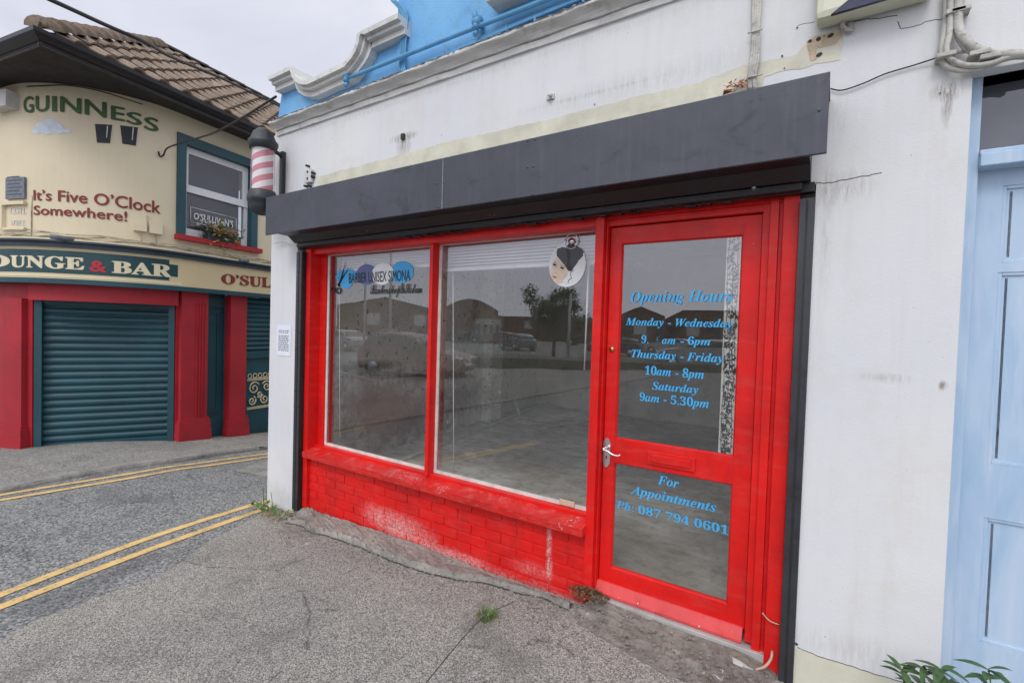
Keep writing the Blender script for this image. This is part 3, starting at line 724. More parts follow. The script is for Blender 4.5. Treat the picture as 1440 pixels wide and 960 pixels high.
# ---- shopfront joinery -----------------------------------------------------------------
yP, yB, yW, yG = .03, .06, .13, .16
xPL = F(435, 450, yP).x
zg0, zg1 = F(606, 661.7, yG).z, F(700, 334, yG).z+.0
xp0, xp1 = F(821.5, 778, yP).x, F(836, 700, yP).x
xr0, xr1 = F(1124.2, 300, 0).x, OR
dl, dr = F(859, 340, .10).x, F(1071, 340, .10).x
# guide rails
for x0, x1, nm in ((OL+.001, F(422.0, 500, -.01).x, 'left'), (xr0, OR-.001, 'right')):
    w = MB(); w.box(x0, x1, -.012, .10, -.12, 2.10, .002)
    m_ = (x0+x1)/2
    r = w.build('shutter_rail', MAT['rail'], shop)
    g = MB().box(m_-.004, m_+.004, -.0145, -.010, -.1, 2.09).build('rail_groove', MAT['railblack'], r)
MB().box(F(422.5, 500, -.01).x+.0012, F(422.5, 500, -.01).x+.004, -.010, .12, -.12, 2.10).build('rail_channel', MAT['railblack'], shop)

# shop window: frame with posts, head, mullion, stile, rails
w = MB()
w.box(F(426.5, 500, yP).x, xPL, yP, .22, -.10, 2.2, .004)               # outer post
w.box(xPL, xPL+.075, yW, .22, .36, 2.14, .003)                           # stile against the reveal
w.box(xPL, xp0, .055, .22, F(700, 337, .055).z+.02, 2.2, .004)            # head
mx0, mx1 = F(604, 370, .08).x, F(608.6, 370, .08).x
w.box(mx0, mx1, .08, .19, .43, 2.12, .004)                               # mullion
w.box(xPL, xp0+.02, .10, .2, .425, .447, .003); w.box(xPL, xp0+.02, .125, .2, .447, zg0, .003)   # bottom rails
w.box(xp0, xp1, yP, .22, 0.0, 2.2, .004)                                 # post between window and door
win = w.build('shop_window', MAT['red'], shop)
w = MB()                                                                  # sill
sz = .3585
sy0 = -.012
w.prism([(xPL, sy0, sz), (xPL, sy0-.004, sz+.045), (xPL, .105, sz+.068), (xPL, .105, sz)], (xp0+.002-xPL, 0, 0))
w.build('sill', MAT['redsill'], win)
# beads
w = MB()
for (a0, a1) in ((xPL+.075, mx0+.005), (mx1, xp0+.05)):
    w.box(a0, a1, yG-.014, yG-.002, zg0, zg0+.020); w.box(a0, a1, yG-.014, yG-.002, zg1-.022, zg1+.03)
    w.box(a0, a0+.022, yG-.013, yG-.003, zg0+.02, zg1-.022); w.box(a1-.012, a1, yG-.013, yG-.003, zg0+.02, zg1-.022)
w.build('glazing_bead', MAT['bead'], win)
ob = F(797, 706, yG-.02); MB().box(ob.x-.05, ob.x+.05, yG-.022, yG-.013, ob.z-.022, ob.z+.012, .002).build('patched_bead', MAT['plaster'], win)
for (a0, a1) in ((xPL+.07, mx0+.01), (mx1-.01, xp0+.06)):
    MB().quad((a0, yG, zg0-.01), (a1, yG, zg0-.01), (a1, yG, zg1+.04), (a0, yG, zg1+.04)).build('window_pane', MAT['glass'], win, recalc=False)

# painted brick stall riser
w = MB(); bx0, bx1 = xPL-.0, xp0
ztop = sz; rows = 7; ph = .0707; bl = .2375
w.box(bx0, bx1, yB+.006, .25, -.25, ztop)
for r in range(rows):
    z1 = ztop-.018-r*ph; z0 = z1-ph+.009
    x = bx0-.12-(bl/2 if r % 2 else 0)
    while x < bx1:
        a, b = max(x, bx0+.002), min(x+bl-.009, bx1-.002)
        if b-a > .02: w.box(a, b, yB+random.uniform(-.0015, .0015), yB+.02, z0, z1, .0035)
        x += bl
w.build('brick_riser', MAT['redbrick'], shop)

# door frame and door
w = MB()
zl1 = F(859, 321, .10).z
w.box(xp1, dl-.004, .065, .2, .05, 2.2, .003)
w.box(dr+.004, F(1080, 380, .07).x, .07, .2, .05, 2.2, .003)
w.box(F(1080, 380, .07).x, F(1092, 380, .05).x, .05, .2, -.02, 2.2, .004)
w.box(F(1092, 380, .05).x, F(1098, 380, .06).x, .065, .2, -.02, 2.2, .002)
w.box(F(1098, 380, .03).x, xr0-.001, .03, .2, -.08, 2.2, .004)
w.box(xp1, F(1080, 380, .07).x, .075, .2, zl1+.006, zl1+.04, .003); w.box(xp1, F(1098, 380, .05).x, .058, .2, zl1+.04, zl1+.085, .003); w.box(xp1, F(1098, 380, .04).x, .04, .2, zl1+.085, 2.2, .003)
w.build('door_frame', MAT['red'], shop)
zd0 = F(838, 831.6, .07).z
gt = [F(877, 344.5, .11), F(1043, 332, .11), F(870.8, 614.8, .11)]
gb = [F(866, 652, .11), F(1030, 682, .11), F(862, 797, .11), F(1024, 846, .11)]
gx0, gx1 = gt[0].x, F(1043, 332, .11).x
gz = (gt[2].z, gt[0].z, (gb[2].z+gb[3].z)/2, (gb[0].z+gb[1].z)/2)      # upper bottom, upper top, lower bottom, lower top
w = MB(); y0, y1 = .10, .145
w.box(dl, gx0-.008, y0, y1, zd0+.05, zl1, .002); w.box(gx1+.008, dr, y0, y1, zd0+.05, zl1, .002)
w.box(gx0-.008, gx1+.008, y0+.0015, y1, gz[1]+.008, zl1-.001); w.box(gx0-.008, gx1+.008, y0+.0015, y1, gz[3]+.008, gz[0]-.008); w.box(gx0-.008, gx1+.008, y0+.0015, y1, zd0+.05, gz[2]-.008)
for za, zb_ in ((gz[0], gz[1]), (gz[2], gz[3])):      # chamfered glazing moulding
    for a, b, c, d in (((gx0-.008, za-.008), (gx1+.008, za-.008), (gx1, za), (gx0, za)), ((gx0-.008, zb_+.008), (gx1+.008, zb_+.008), (gx1, zb_), (gx0, zb_)),
                       ((gx0-.008, za-.008), (gx0-.008, zb_+.008), (gx0, zb_), (gx0, za)), ((gx1+.008, za-.008), (gx1+.008, zb_+.008), (gx1, zb_), (gx1, za))):
        w.add([(a[0], y0+.001, a[1]), (b[0], y0+.001, b[1]), (c[0], y0+.014, c[1]), (d[0], y0+.014, d[1])], [(0, 1, 2, 3)])
door = w.build('shop_door', MAT['red'], shop)
for za, zb_ in ((gz[0], gz[1]), (gz[2], gz[3])):
    MB().quad((gx0, .116, za), (gx1, .116, za), (gx1, .116, zb_), (gx0, .116, zb_)).build('door_pane', MAT['glass'], door, recalc=False)
w = MB(); w.prism([(dl-.012, .10, zd0+.062), (dl-.012, .092, zd0+.060), (dl-.012, .060, zd0+.012), (dl-.012, .060, zd0), (dl-.012, .13, zd0)], (dr-dl+.004, 0, 0)); w.build('weatherboard', MAT['redworn'], door)
# letter plate
lp0, lp1 = F(915, 632, .095), F(977, 664, .095)
w = MB(); a0, a1 = F(910, 645, .095).x, F(978, 650, .095).x; zc = F(944, 648, .095).z
w.box(a0, a1, .090, .101, zc-.036, zc+.036, .004)
lp = w.build('letter_plate', MAT['red'], door)
MB().box(a0+.022, a1-.022, .083, .0905, zc-.020, zc+.020, .003).build('letter_flap', MAT['red'], lp)
# lever handle on a scalloped plate
hc = F(853, 636, .095); pl = []
for k in range(40):
    t = 2*math.pi*k/40; r = 1; xx = math.cos(t); zz = math.sin(t)
    pl.append((hc.x+.021*max(-1, min(1, xx*1.35))*(1-.12*(abs(zz) > .72)), .094, hc.z+.083*zz))
w = MB().prism(pl, (0, .007, 0)); hd = w.build('door_handle', MAT['chrome'], door)
w = MB(); h0 = Vector((hc.x, .09, hc.z+.026)); w.tube([h0, h0+Vector((0, -.045, 0))], .010, 12)
w.tube(samp([h0+Vector((-.004, -.045, 0)), h0+Vector((.025, -.047, -.004)), h0+Vector((.055, -.046, -.018)), h0+Vector((.085, -.045, -.020)), h0+Vector((.098, -.043, -.012))], 14), .0065, 10, .0055)
w.build('lever', MAT['chrome'], hd)
MB().box(hc.x-.003, hc.x+.003, .0925, .0938, hc.z-.035, hc.z-.018).build('keyhole', MAT['crack'], hd)
c = F(860.5, 490.5, .095); w = MB(); w.tube([(c.x, .101, c.z), (c.x, .088, c.z)], .014, 18); w.build('cylinder_lock', MAT['brass'], door)
# lettering on the door glass
yt = .112; w = MB()
for body, L, R_, T in (('Opening Hours', (887, 425.5), (1030, 422.5), (887, 411.5)), ('Monday - Wednesday', (880, 456.5), (1030, 461), (880, 446.5)),
                       ('9.', (902, 482), (912, 482.4), (902, 471.5)), ('am', (931, 483), (950, 484), (931, 472.7)), ('-', (957, 484), (962, 484.3), (957, 473)), ('6pm', (967.5, 484.3), (999, 485.6), (967.5, 473.8)),
                       ('Thursday - Friday', (888, 502), (1017, 509.5), (888, 491.5)), ('10am - 8pm', (907, 526.4), (990, 532), (907, 515)),
                       ('Saturday', (917, 546.5), (982, 553.5), (917, 536.2)), ('9am - 5.30pm', (899.5, 563.5), (997, 572.5), (899.5, 552.5)),
                       ('For', (925, 680.5), (955, 685), (925, 668)), ('Appointments', (887, 693.5), (1007, 719), (887, 681.5)), ('Ph: 087 794 0601', (866.5, 713), (1024, 751), (866.5, 702.5))):
    flat_text('lettering', MAT['vblue'], yt, body, 'bolditalic', L, R_, T, door, fat=.008)
fl = F(926, 474, yt); MB().tube([(fl.x-.004, yt-.002, fl.z-.02), (fl.x-.008, yt-.002, fl.z-.01), (fl.x, yt-.002, fl.z+.002)], .0025, 6).build('letter_remnant', MAT['vblue'], door)
# leaf patterned film behind the door glass, right edge
w = MB(); fx0, fx1 = F(1016, 500, .13).x, F(1046, 500, .13).x
film_m, nt, b = new_mat('frosted_film'); b.inputs['Base Color'].default_value = (.55, .55, .50, 1); b.inputs['Roughness'].default_value = .6; b.inputs['Alpha'].default_value = .8
MB().quad((fx0, .121, gz[0]), (gx1+.004, .121, gz[0]), (gx1+.004, .121, gz[1]), (fx0, .121, gz[1])).build('leaf_pattern_film', film_m, door)
w = MB()
for k in range(520):
    zz = random.uniform(gz[0]+.01, gz[1]-.01); xx = random.uniform(fx0+.008, gx1-.006)
    if zz > gz[0]+.62 and random.random() < .45 and xx < gx1-.03: continue
    a = random.uniform(0, 2*math.pi); L = random.uniform(.014, .032); wd = L*.16
    if math.cos(a)*L+xx > gx1 or math.cos(a)*L+xx < fx0: continue
    d = Vector((math.cos(a), 0, math.sin(a))); n_ = Vector((-d.z, 0, d.x)); p = Vector((xx, .1195-.00001*(k % 20), zz))
    w.poly([p, p+d*L*.4+n_*wd, p+d*L, p+d*L*.4-n_*wd])
for k in range(3):
    xx = gx1-.012-k*.022; w.tube([(xx+.003*math.sin(q*1.3+k), .1185, gz[0]+(gz[1]-gz[0])*q/14) for q in range(15)], .0012, 4)
w.build('leaf_motif', MAT['inkblack'], door)

# threshold
th0, th1 = dl-.03, F(1080, 900, .05).x
MB().box(th0, th1, .035, .2, zd0-.045, zd0-.004, .003).build('threshold', MAT['galv'], shop)
# rough concrete apron under the shopfront
apr = [(404, 733), (440, 746), (490, 762), (530, 778), (572, 795), (632, 811), (700, 823), (760, 840), (800, 856)]
front = []
for px, py in apr: front.append(onG(px, py, .014))
back_px = [(409, 716), (430, 712), (455, 722), (500, 735), (560, 756), (640, 786), (700, 808), (770, 832), (815, 850)]
back = [F(px, py, yB-.012) for px, py in back_px]
NA = 260
Af, Ab = samp(front, NA), samp(back, NA)
w = MB()
def afn(u, v):
    i = round(u*NA); a, b = Af[i], Ab[i]; p = a.lerp(b, v)
    if v < .01: return (p.x, p.y, G(p.x, p.y)+.0)
    nz = mn.fractal(Vector((a.x*7, v*2.2, 1.3)), 1.0, 2.0, 5)
    n2 = mn.fractal(Vector((a.x*26, v*7, 4.3)), 1.0, 2.0, 4)
    h0 = G(a.x, a.y)+.046+.010*mn.noise(Vector((a.x*4, 0, 0))); vv = (v-.05)/.95
    z = h0+(b.z-h0)*(1-(1-vv)**1.6)+.010*nz+.006*n2; yo = (.03*mn.noise(Vector((a.x*5, 7, 0)))+.012*n2) if v < .35 else 0
    return (p.x, p.y+yo, z)
w.grid(afn, NA, 16); 
w.build('concrete_path', MAT['apron'], None, kind='structure')
cw = MB(); pts_ = [(p.x+.006*mn.noise(Vector((k*.5, 0, 0))), p.y+.03*mn.noise(Vector((p.x*5, 7, 0)))-.012+.010*mn.noise(Vector((k*.4, 3, 0))), G(p.x, p.y)+.0125) for k, p in enumerate(Af)]
cw.tube(pts_, .006, 4); cw.build('pavement_crack', MAT['crack'], kind='structure')
# broken step in front of the door
bk = [F(838, 838, .04), F(900, 862, .04), F(970, 888, .04), F(1045, 915, .04), F(1092, 945, .03)]
fr_ = [onG(800, 868, .014), onG(860, 905, .014), onG(925, 940, .014), onG(985, 968, .014), onG(1060, 1000, .014)]
Af2, Ab2 = samp(fr_, 120), samp(bk, 120); w = MB()
def bfn(u, v):
    i = round(u*120); a, b = Af2[i], Ab2[i]; p = a.lerp(b, v); 
    z0 = G(a.x, a.y)+.014; zt = b.z-.004
    st = [0, .012, .016, .020, .045, .05, .052, .075, .08, .08]
    vv = min(8.999, v*9); k = int(vv); h = (st[k]+(st[k+1]-st[k])*(vv-k))/.08
    q_ = Vector((p.x*16, v*5, 0)); z = z0+(zt-z0)*h+(.012*mn.fractal(q_, 1, 2, 5) if .03 < v < .97 else 0)
    return (p.x, p.y+.03*mn.noise(Vector((p.x*6, v*3, 5))), z)
w.grid(bfn, 120, 36); w.build('door_step', MAT['concrete'], shop)

# window graphics (left pane)
yt = yG-.003
def ell(name, m, cx, cy, rx, rz, dy, rot=0):
    c = F(cx, cy, yt); n = 40
    return MB().poly([(c.x+rx*math.cos(2*math.pi*k/n), yt-dy, c.z+rz*math.sin(2*math.pi*k/n)) for k in range(n)]).build(name, m, win)
kx = .0145
sp = []; c = F(487, 391, yt)
for k in range(60):
    t = 2*math.pi*k/60; r = 1+(.35 if k % 2 and math.sin(t) > -.2 else 0)*random.random()+.12*math.sin(3*t)
    sp.append((c.x+.135*r*math.cos(t)*.9, yt-.0005, c.z+.078*r*math.sin(t)))
MB().poly(sp).build('logo_splash', MAT['logoblue'], win)
ell('logo_oval', MAT['logopurple'], 515, 386, .125, .082, .001)
ell('logo_oval', MAT['logoblue'], 565, 382.5, .125, .083, .0012)
ell('logo_oval', MAT['logowhite'], 538, 385, .125, .085, .0015)
flat_text('logo_lettering', MAT['navy'], yt, 'BARBER UNISEX SIMONA', None, (491, 398), (577, 394.5), (491, 384.3), win, fat=.012, dy=-.003)
flat_text('logo_script', MAT['inkblack'], yt, 'Barbershop&Salon', 'script', (521, 414), (593, 411), (521, 402), win, fat=.026, dy=-.0035)
w = MB()          # scissors
def sp3(x, y): q = F(440+x/5.644, 330+y/5.644, yt); return Vector((q.x, yt-.004, q.z))
for (a, b, c_) in (((290, 262), (245, 330), (205, 400)), ((262, 222), (235, 320), (208, 410))):
    A0, B0, C0 = sp3(*a), sp3(*b), sp3(*c_); w.tube([A0, B0, C0], .002, 5, .008)
for cx, cy in ((165, 435), (207, 445)):
    c = sp3(cx, cy); w.tube([c+Vector((.028*math.cos(t), 0, .022*math.sin(t))) for t in [k*2*math.pi/16 for k in range(17)]], .006, 6)
w.build('logo_scissors', MAT['inkblack'], win)

# round salon sticker on the right pane
c = F(797.5, 372, yt); R_ = F(824, 372, yt).x-c.x; Rz = c.z-F(797.5, 403.5, yt).z
Rz = abs(Rz)
def S(u, v, d): return (c.x+u*R_, yt-d, c.z+v*Rz)
stk = MB().poly([S(math.cos(t), math.sin(t), .001) for t in [2*math.pi*k/48 for k in range(48)]]).build('round_sticker', MAT['logowhite'], win)
def Z3(x, y): return ((x-550)/208, (525-y)/235)
MB().poly([S(*Z3(*p), .0016) for p in ((405, 470), (425, 442), (450, 455), (480, 480), (540, 530), (572, 590), (560, 635), (535, 665), (512, 690), (516, 712), (470, 726), (436, 724), (400, 692), (372, 640), (367, 590), (382, 525))]).build('sticker_face', MAT['skin'], stk)
MB().poly([S(*Z3(*p), .0022) for p in ((425, 385), (436, 352), (490, 338), (540, 350), (600, 332), (660, 340), (712, 375), (733, 405), (722, 425), (728, 440), (700, 470), (675, 492), (668, 510), (640, 545), (612, 582), (600, 596), (572, 590), (548, 560), (520, 528), (470, 470), (432, 430))]).build('sticker_hat', MAT['inkgrey'], stk)
MB().poly([S(*Z3(*p), .0024) for p in ((535, 350), (560, 345), (590, 420), (580, 500), (600, 560), (620, 585), (596, 600), (566, 590), (540, 555), (552, 480))]).build('sticker_hair', MAT['inkblack'], stk)
for ex, ey in ((408, 522), (497, 560)):
    MB().poly([S(*Z3(ex+24*math.cos(t), ey+(9 if math.sin(t) > 0 else 13)*-math.sin(t)*-1+.3*24*math.cos(t)), .0026) for t in [k*math.pi/8 for k in range(16)]]).build('sticker_eye', MAT['inkblack'], stk)
MB().tube([S(*Z3(x, y), .0028) for x, y in ((388, 498), (405, 490), (430, 503))], .0009, 4).build('sticker_brow', MAT['inkgrey'], stk)
MB().tube([S(*Z3(x, y), .0028) for x, y in ((470, 530), (500, 532), (530, 555))], .0009, 4).build('sticker_brow', MAT['inkgrey'], stk)
MB().tube([S(*Z3(x, y), .0028) for x, y in ((412, 603), (424, 610), (438, 606))], .0010, 4).build('sticker_nose', MAT['inkred'], stk)
MB().tube([S(*Z3(x, y), .003) for x, y in ((600, 585), (626, 590), (590, 618), (596, 640), (607, 668), (575, 690), (570, 720))], .0018, 5).build('sticker_curl', MAT['inkblack'], stk)
MB().poly([S(*Z3(590+48*math.cos(t)*(1+.2*math.sin(5*t)), 335+34*math.sin(t)*(1+.25*math.cos(4*t))), .003) for t in [k*math.pi/14 for k in range(28)]]).build('sticker_flower', MAT['inkblack'], stk)
MB().poly([S(*Z3(*p), .0027) for p in ((384, 632), (405, 640), (418, 642), (442, 652), (425, 666), (405, 660))]).build('sticker_lips', MAT['inkred'], stk)
cc = S(.22, 1.02, .006); w = MB(); w.tube([Vector(cc)+Vector((.045*math.cos(t), 0, .045*math.sin(t))) for t in [k*2*math.pi/20 for k in range(21)]], .003, 6)
w.tube([Vector(cc)+Vector((0, .0, .0)), Vector(cc)+Vector((0, -.006, 0))], .02, 12)
w.build('suction_hook', MAT['chrome'], win)

# ---- interior --------------------------------------------------------------------------
FZ = .06
def room_floor():
    m, nt, b = new_mat('bare_mottled_floor'); co = objco(nt)
    a = noise(nt, mapping(nt, co, (1, 2.2, 1)), 3.2, 8, .75, .5); d = noise(nt, co, 11, 7, .7)
    c = mixc(nt, (.42, .41, .37), (.72, .70, .64), ramp(nt, a, [(.35, 0), (.62, 1)]))
    c = mixc(nt, c, (.16, .135, .10), mth(nt, 'MULTIPLY', ramp(nt, d, [(.5, 0), (.66, 1)]), .5))
    c = mixc(nt, c, (.20, .16, .11), mth(nt, 'MULTIPLY', ramp(nt, noise(nt, co, .9, 5, .6), [(.45, 0), (.6, 1)]), .5))
    nt.links.new(c, b.inputs['Base Color']); b.inputs['Roughness'].default_value = .8; bump(nt, b, d, .4, .01); return m
def room_wall():
    m, nt, b = new_mat('stained_plaster_wall'); co = objco(nt)
    a = noise(nt, co, 1.1, 6, .6, .3); d = noise(nt, co, 7, 8, .75, .6)
    c = mixc(nt, (.74, .74, .66), (.86, .86, .79), ramp(nt, d, [(.35, 0), (.6, 1)]))
    c = mixc(nt, c, (.16, .09, .055), ramp(nt, mth(nt, 'ADD', mth(nt, 'MULTIPLY', a, .6), mth(nt, 'MULTIPLY', d, .4)), [(.56, 0), (.66, .7)]))
    c = mixc(nt, c, (.05, .045, .04), mth(nt, 'MULTIPLY', ramp(nt, noise(nt, co, 16, 5, .7), [(.60, 0), (.66, 1)]), .8))
    jt = mth(nt, 'MULTIPLY_ADD', noise(nt, co, 5, 8, .8), 3.0, -1.5)
    for (px, py), rr, cl_, st_ in (((528, 562), (.6, .42, .22), (.10, .035, .018), 1), ((572, 592), (.6, .65, .26), (.06, .03, .02), 1), ((550, 578), (.6, .7, .30), (.30, .13, .07), .85), ((520, 515), (.5, .35, .05), (.05, .05, .045), .8), ((600, 530), (.5, .5, .07), (.06, .05, .045), .8), ((640, 560), (.5, .6, .30), (.10, .06, .04), .9), ((480, 600), (.5, .12, .10), (.10, .09, .07), .6)):
        w_ = onX(px, py, -4.17 if px < 560 else -4.25 if px < 620 else -4.4); c = mixc(nt, c, cl_, mth(nt, 'MULTIPLY', blob(nt, co, w_, rr, .7, jt), st_))
    nt.links.new(c, b.inputs['Base Color']); b.inputs['Roughness'].default_value = .9; bump(nt, b, d, .6, .015); return m
rf, rw = room_floor(), room_wall()
plain = M_simple('dim_wall_paint', (.58, .56, .50), .9, .2, 2, 30, .2, dirt=.5)
skew_box(MB(), XR-.3, .321, 6.9, FZ-.1, FZ).build('room_floor', rf, shop)
MB().box(XL+.3, XR-.3, .205, .32, FZ-.1, FZ-.002).build('room_floor_edge', rf, shop)
wl0 = onZ(532, 637, FZ); wl1 = onZ(640, 603, FZ)
dW = (wl1-wl0); dW.z = 0; dW.normalize()
wa = wl0-dW*((wl0.y-.33)/dW.y); wb = wl0+dW*((5.6-wl0.y)/dW.y)
nW = Vector((dW.y, -dW.x, 0))
w = MB(); w.prism([(wa.x, wa.y, FZ), (wb.x, wb.y, FZ), (wb.x-nW.x*.05, wb.y-nW.y*.05, FZ), (wa.x-nW.x*.05, wa.y-nW.y*.05, FZ)], (0, 0, 2.6)); w.build('party_wall', rw, shop)
skew_box(MB(), XR-.3, 5.6, 5.7, FZ, 2.7).build('back_wall', plain, shop)
MB().box(.45, .55, .33, 5.6, FZ, 2.8).build('partition', plain, shop)
with_hole(MB(), .33, 5.7, 2.7, 2.8).build('ceiling', plain, shop)
w = MB(); pr = wl1+dW*.75; w.box(pr.x-.1, pr.x+.16, pr.y, pr.y+.3, FZ, 2.7, .01); w.build('wall_pier', rw, shop)
# timber battens left on the floor
wood = M_simple('pale_batten_wood', (.55, .53, .48), .7, .15, 6, 40, .2, dirt=.3)
def batten(p0, p1, wd, h, label, name='timber_batten'):
    a, b = onZ(*p0, FZ), onZ(*p1, FZ); t = (b-a).normalized(); n_ = Vector((t.y, -t.x, 0))*wd/2
    w = MB(); w.prism([a-n_, a+n_, b+n_, b-n_], (0, 0, h)); return w.build(name, wood, None, label, 'batten')
batten((560, 652), (797, 556), .05, .03, 'long pale batten lying across the empty shop floor behind the window').location.z = .002
batten((764, 602), (829, 592), .10, .02, 'short wide white board lying on the shop floor near the door').location.z = .002
a = onZ(731, 585, FZ); w = MB(); w.tube([a+Vector((0, 0, .01)), a+Vector((-.12, .02, .26))], .022, 8); w.build('plastic_tube', MAT['lightgrey'], None, 'short white tube leaning up inside the shop beyond the long batten', 'tube')

# venetian blinds
def blind(x0, x1, zb_, zt, label, yb=.235):
    t = thing('venetian_blind', label, 'blind', 'blinds pulled up behind the shop windows', (x0, yb, zb_))
    w = MB(); zz = zb_+.028
    while zz < zt:
        w.add([(0, -.014, zz-zb_-.012), (x1-x0, -.014, zz-zb_-.012), (x1-x0, -.006, zz-zb_+.002), (0, -.006, zz-zb_+.002), (0, .006, zz-zb_+.012), (x1-x0, .006, zz-zb_+.012)], [(0, 1, 2, 3), (3, 2, 5, 4)]); zz += .021
    w.build('slats', MAT['blind'], t); MB().box(0, x1-x0, -.026, .026, -.0, .018, .003).build('bottom_rail', MAT['blind'], t)
    MB().box(0, x1-x0, -.028, .028, zt-zb_, zt-zb_+.04, .003).build('head_rail', MAT['blind'], t)
    return t
yb = .235
zbR = F(700, 378, yb-.026).z
blR = blind(F(620, 400, yb).x, F(842, 400, yb).x+.03, zbR, zg1+.10, 'wide white venetian blind drawn up at the top of the larger pane')
zbL = F(585, 376, yb-.026).z
blL = blind(xPL+.16, mx0-.0, zbL, zg1+.10, 'white venetian blind drawn up behind the barber logo ovals')
for px, top, bot, r, t, x0_ in ((637, 386, 664, .0035, blR, None), (825, 372, 520, .006, blR, None), (477, 400, 615, .003, blL, None)):
    a, b = F(px+(3 if px == 825 else 0), top, yb-.03), F(px-(3 if px == 825 else -1), bot, yb-.03)
    q = MB().tube([(a.x, a.y, a.z+.02), (b.x, b.y, b.z)], r, 6).build('pull_cord' if r < .005 else 'tilt_rod', MAT['blind'], t); q.location = -t.location
# ---- pale blue panelled door at the right -------------------------------------------------
w = MB(); yd = .11
fx = DX0+.001
f1 = F(1378, 200, .06).x
w.box(fx, f1, .06, .2, -.1, DT, .003); w.box(DX1-.05, DX1-.001, .06, .2, -.1, DT, .003); w.box(f1, DX1-.05, .06, .2, F(1400, 103, .06).z-.0, DT, .003)
tz0, tz1 = F(1376, 236, .05).z, F(1376, 214, .05).z
w.box(f1, DX1-.05, .03, .2, tz0, tz1-.012, .004); w.box(f1, DX1-.05, .045, .2, tz1-.011, tz1+.006, .004)
fd = w.build('side_door_frame', MAT['paleblue'], shop)
MB().quad((f1, .12, tz1), (DX1-.05, .12, tz1), (DX1-.05, .12, DT-.05), (f1, .12, DT-.05)).build('transom_pane', MAT['transomglass'], fd, recalc=False)
MB().box(f1, DX1, .16, .165, tz1, DT).build('transom_backing', M_simple('transom_reflection_grey', (.12, .13, .145), .7, .15, 3, 30, .2, dirt=.4), fd)  # backing sheet: the pane's grey reflection is put into its colour
w = MB(); xd1 = DX1-.055
ps = F(1397, 500, yd).x-.0; pe = xd1-.13
zz = [F(1403, 262, yd).z, F(1403, 370, yd).z, F(1398, 383, yd).z, F(1393, 652, yd).z, F(1390, 728, yd).z, F(1382, 903, yd).z]
lv = [(f1+.002, ps), (pe, xd1)]
zbot, ztop_ = -.02, tz0
w.box(f1+.002, ps, yd, yd+.04, zbot, ztop_); w.box(pe, xd1, yd, yd+.04, zbot, ztop_)
hs = [(zz[0], ztop_), (zz[2], zz[1]), (zz[4], zz[3]), (zbot, zz[5])]
for a, b in hs: w.box(ps, pe, yd+.001, yd+.04, a, b)
sd = w.build('side_door', MAT['paleblue'], shop)
w = MB(); mid = (ps+pe)/2
for a, b in ((zz[1], zz[0]), (zz[3], zz[2]), (zz[5], zz[4])):
    w.box(ps+.001, pe-.001, yd+.012, yd+.04, a+.001, b-.001)
    for k, (o, dd) in enumerate(((.0, .012), (.02, .020))):
        w.box(ps+o, ps+o+.012, yd+dd-.008, yd+.03, a+o, b-o, .002); w.box(pe-o-.012, pe-o, yd+dd-.008, yd+.03, a+o, b-o, .002)
        w.box(ps+o+.012, pe-o-.012, yd+dd-.0075, yd+.03, a+o, a+o+.012, .002); w.box(ps+o+.012, pe-o-.012, yd+dd-.0075, yd+.03, b-o-.012, b-o, .002)
w.build('door_panels', MAT['paleblue'], sd)

# =====================================================================================================
# THINGS ON THE SHOP FRONT
# =====================================================================================================
ys = -.25
sx0, sx1 = F(373.5, 300, ys).x, -.045
sz0, sz1 = F(780, 270.7, ys).z, F(780, 187, ys).z
sign = thing('fascia_sign', 'long blank slate grey metal fascia over the red shopfront', 'sign', None, (0, 0, 0))
MB().box(sx0, sx1, ys, ys+.018, sz0, sz1, .003).build('fascia_board', MAT['fascia'], sign)
w = MB(); w.box(sx0+.001, sx1-.001, ys+.018, -.001, sz1-.012, sz1-.002)
w.prism([(OL+.03, ys+.019, sz0+.012), (OL+.03, ys+.019, sz1-.02), (OL+.03, -.002, sz1-.02), (OL+.03, -.002, 2.17), (OL+.03, -.05, 2.165), (OL+.03, -.11, sz0+.008)], (OR-OL-.05, 0, 0))
w.build('shutter_housing', MAT['black'], sign)
w = MB(); w.box(OL+.008, OR-.004, -.010, .028, 2.125, 2.168, .004); w.box(OL+.05, OR-.05, -.045, -.012, 2.130, 2.162, .004)
for k in range(46):
    x = random.uniform(-2.6, -.3); w.box(x, x+random.uniform(.01, .05), -.012, .03, 2.118+random.uniform(0, .006), 2.126)
w.build('shutter_lip', MAT['black'], sign)
sxm = F(622.5, 260, ys).x
MB().box(sxm-.004, sxm+.004, ys-.0025, ys, sz0+.002, sz1-.002, .001).build('board_joint', M_simple('pale_joint_sealant', (.16, .17, .19), .6, .3, 20), sign)
w = MB()
for px, py in ((614, 258), (624, 257), (616, 291), (624, 292), (742, 235), (750, 234), (742, 275), (749, 273), (742, 198), (752, 196), (1152, 155), (1060, 265)):
    p = F(px, py, ys); w = MB().lathe([(0.0001, .004), (.005, .003), (.008, 0)], (0, 0, 0), 10)
    w.v = [(p.x+x, ys-z, p.z+y) for x, y, z in w.v]; w.build('rivet', MAT['fascia'], sign)

# barber pole
bx = F(400, 240).x; cpole = onX(369.5, 240, bx+.0)
cx_, cyp = cpole.x, cpole.y
cyp = max(-.42, min(-.16, cyp))
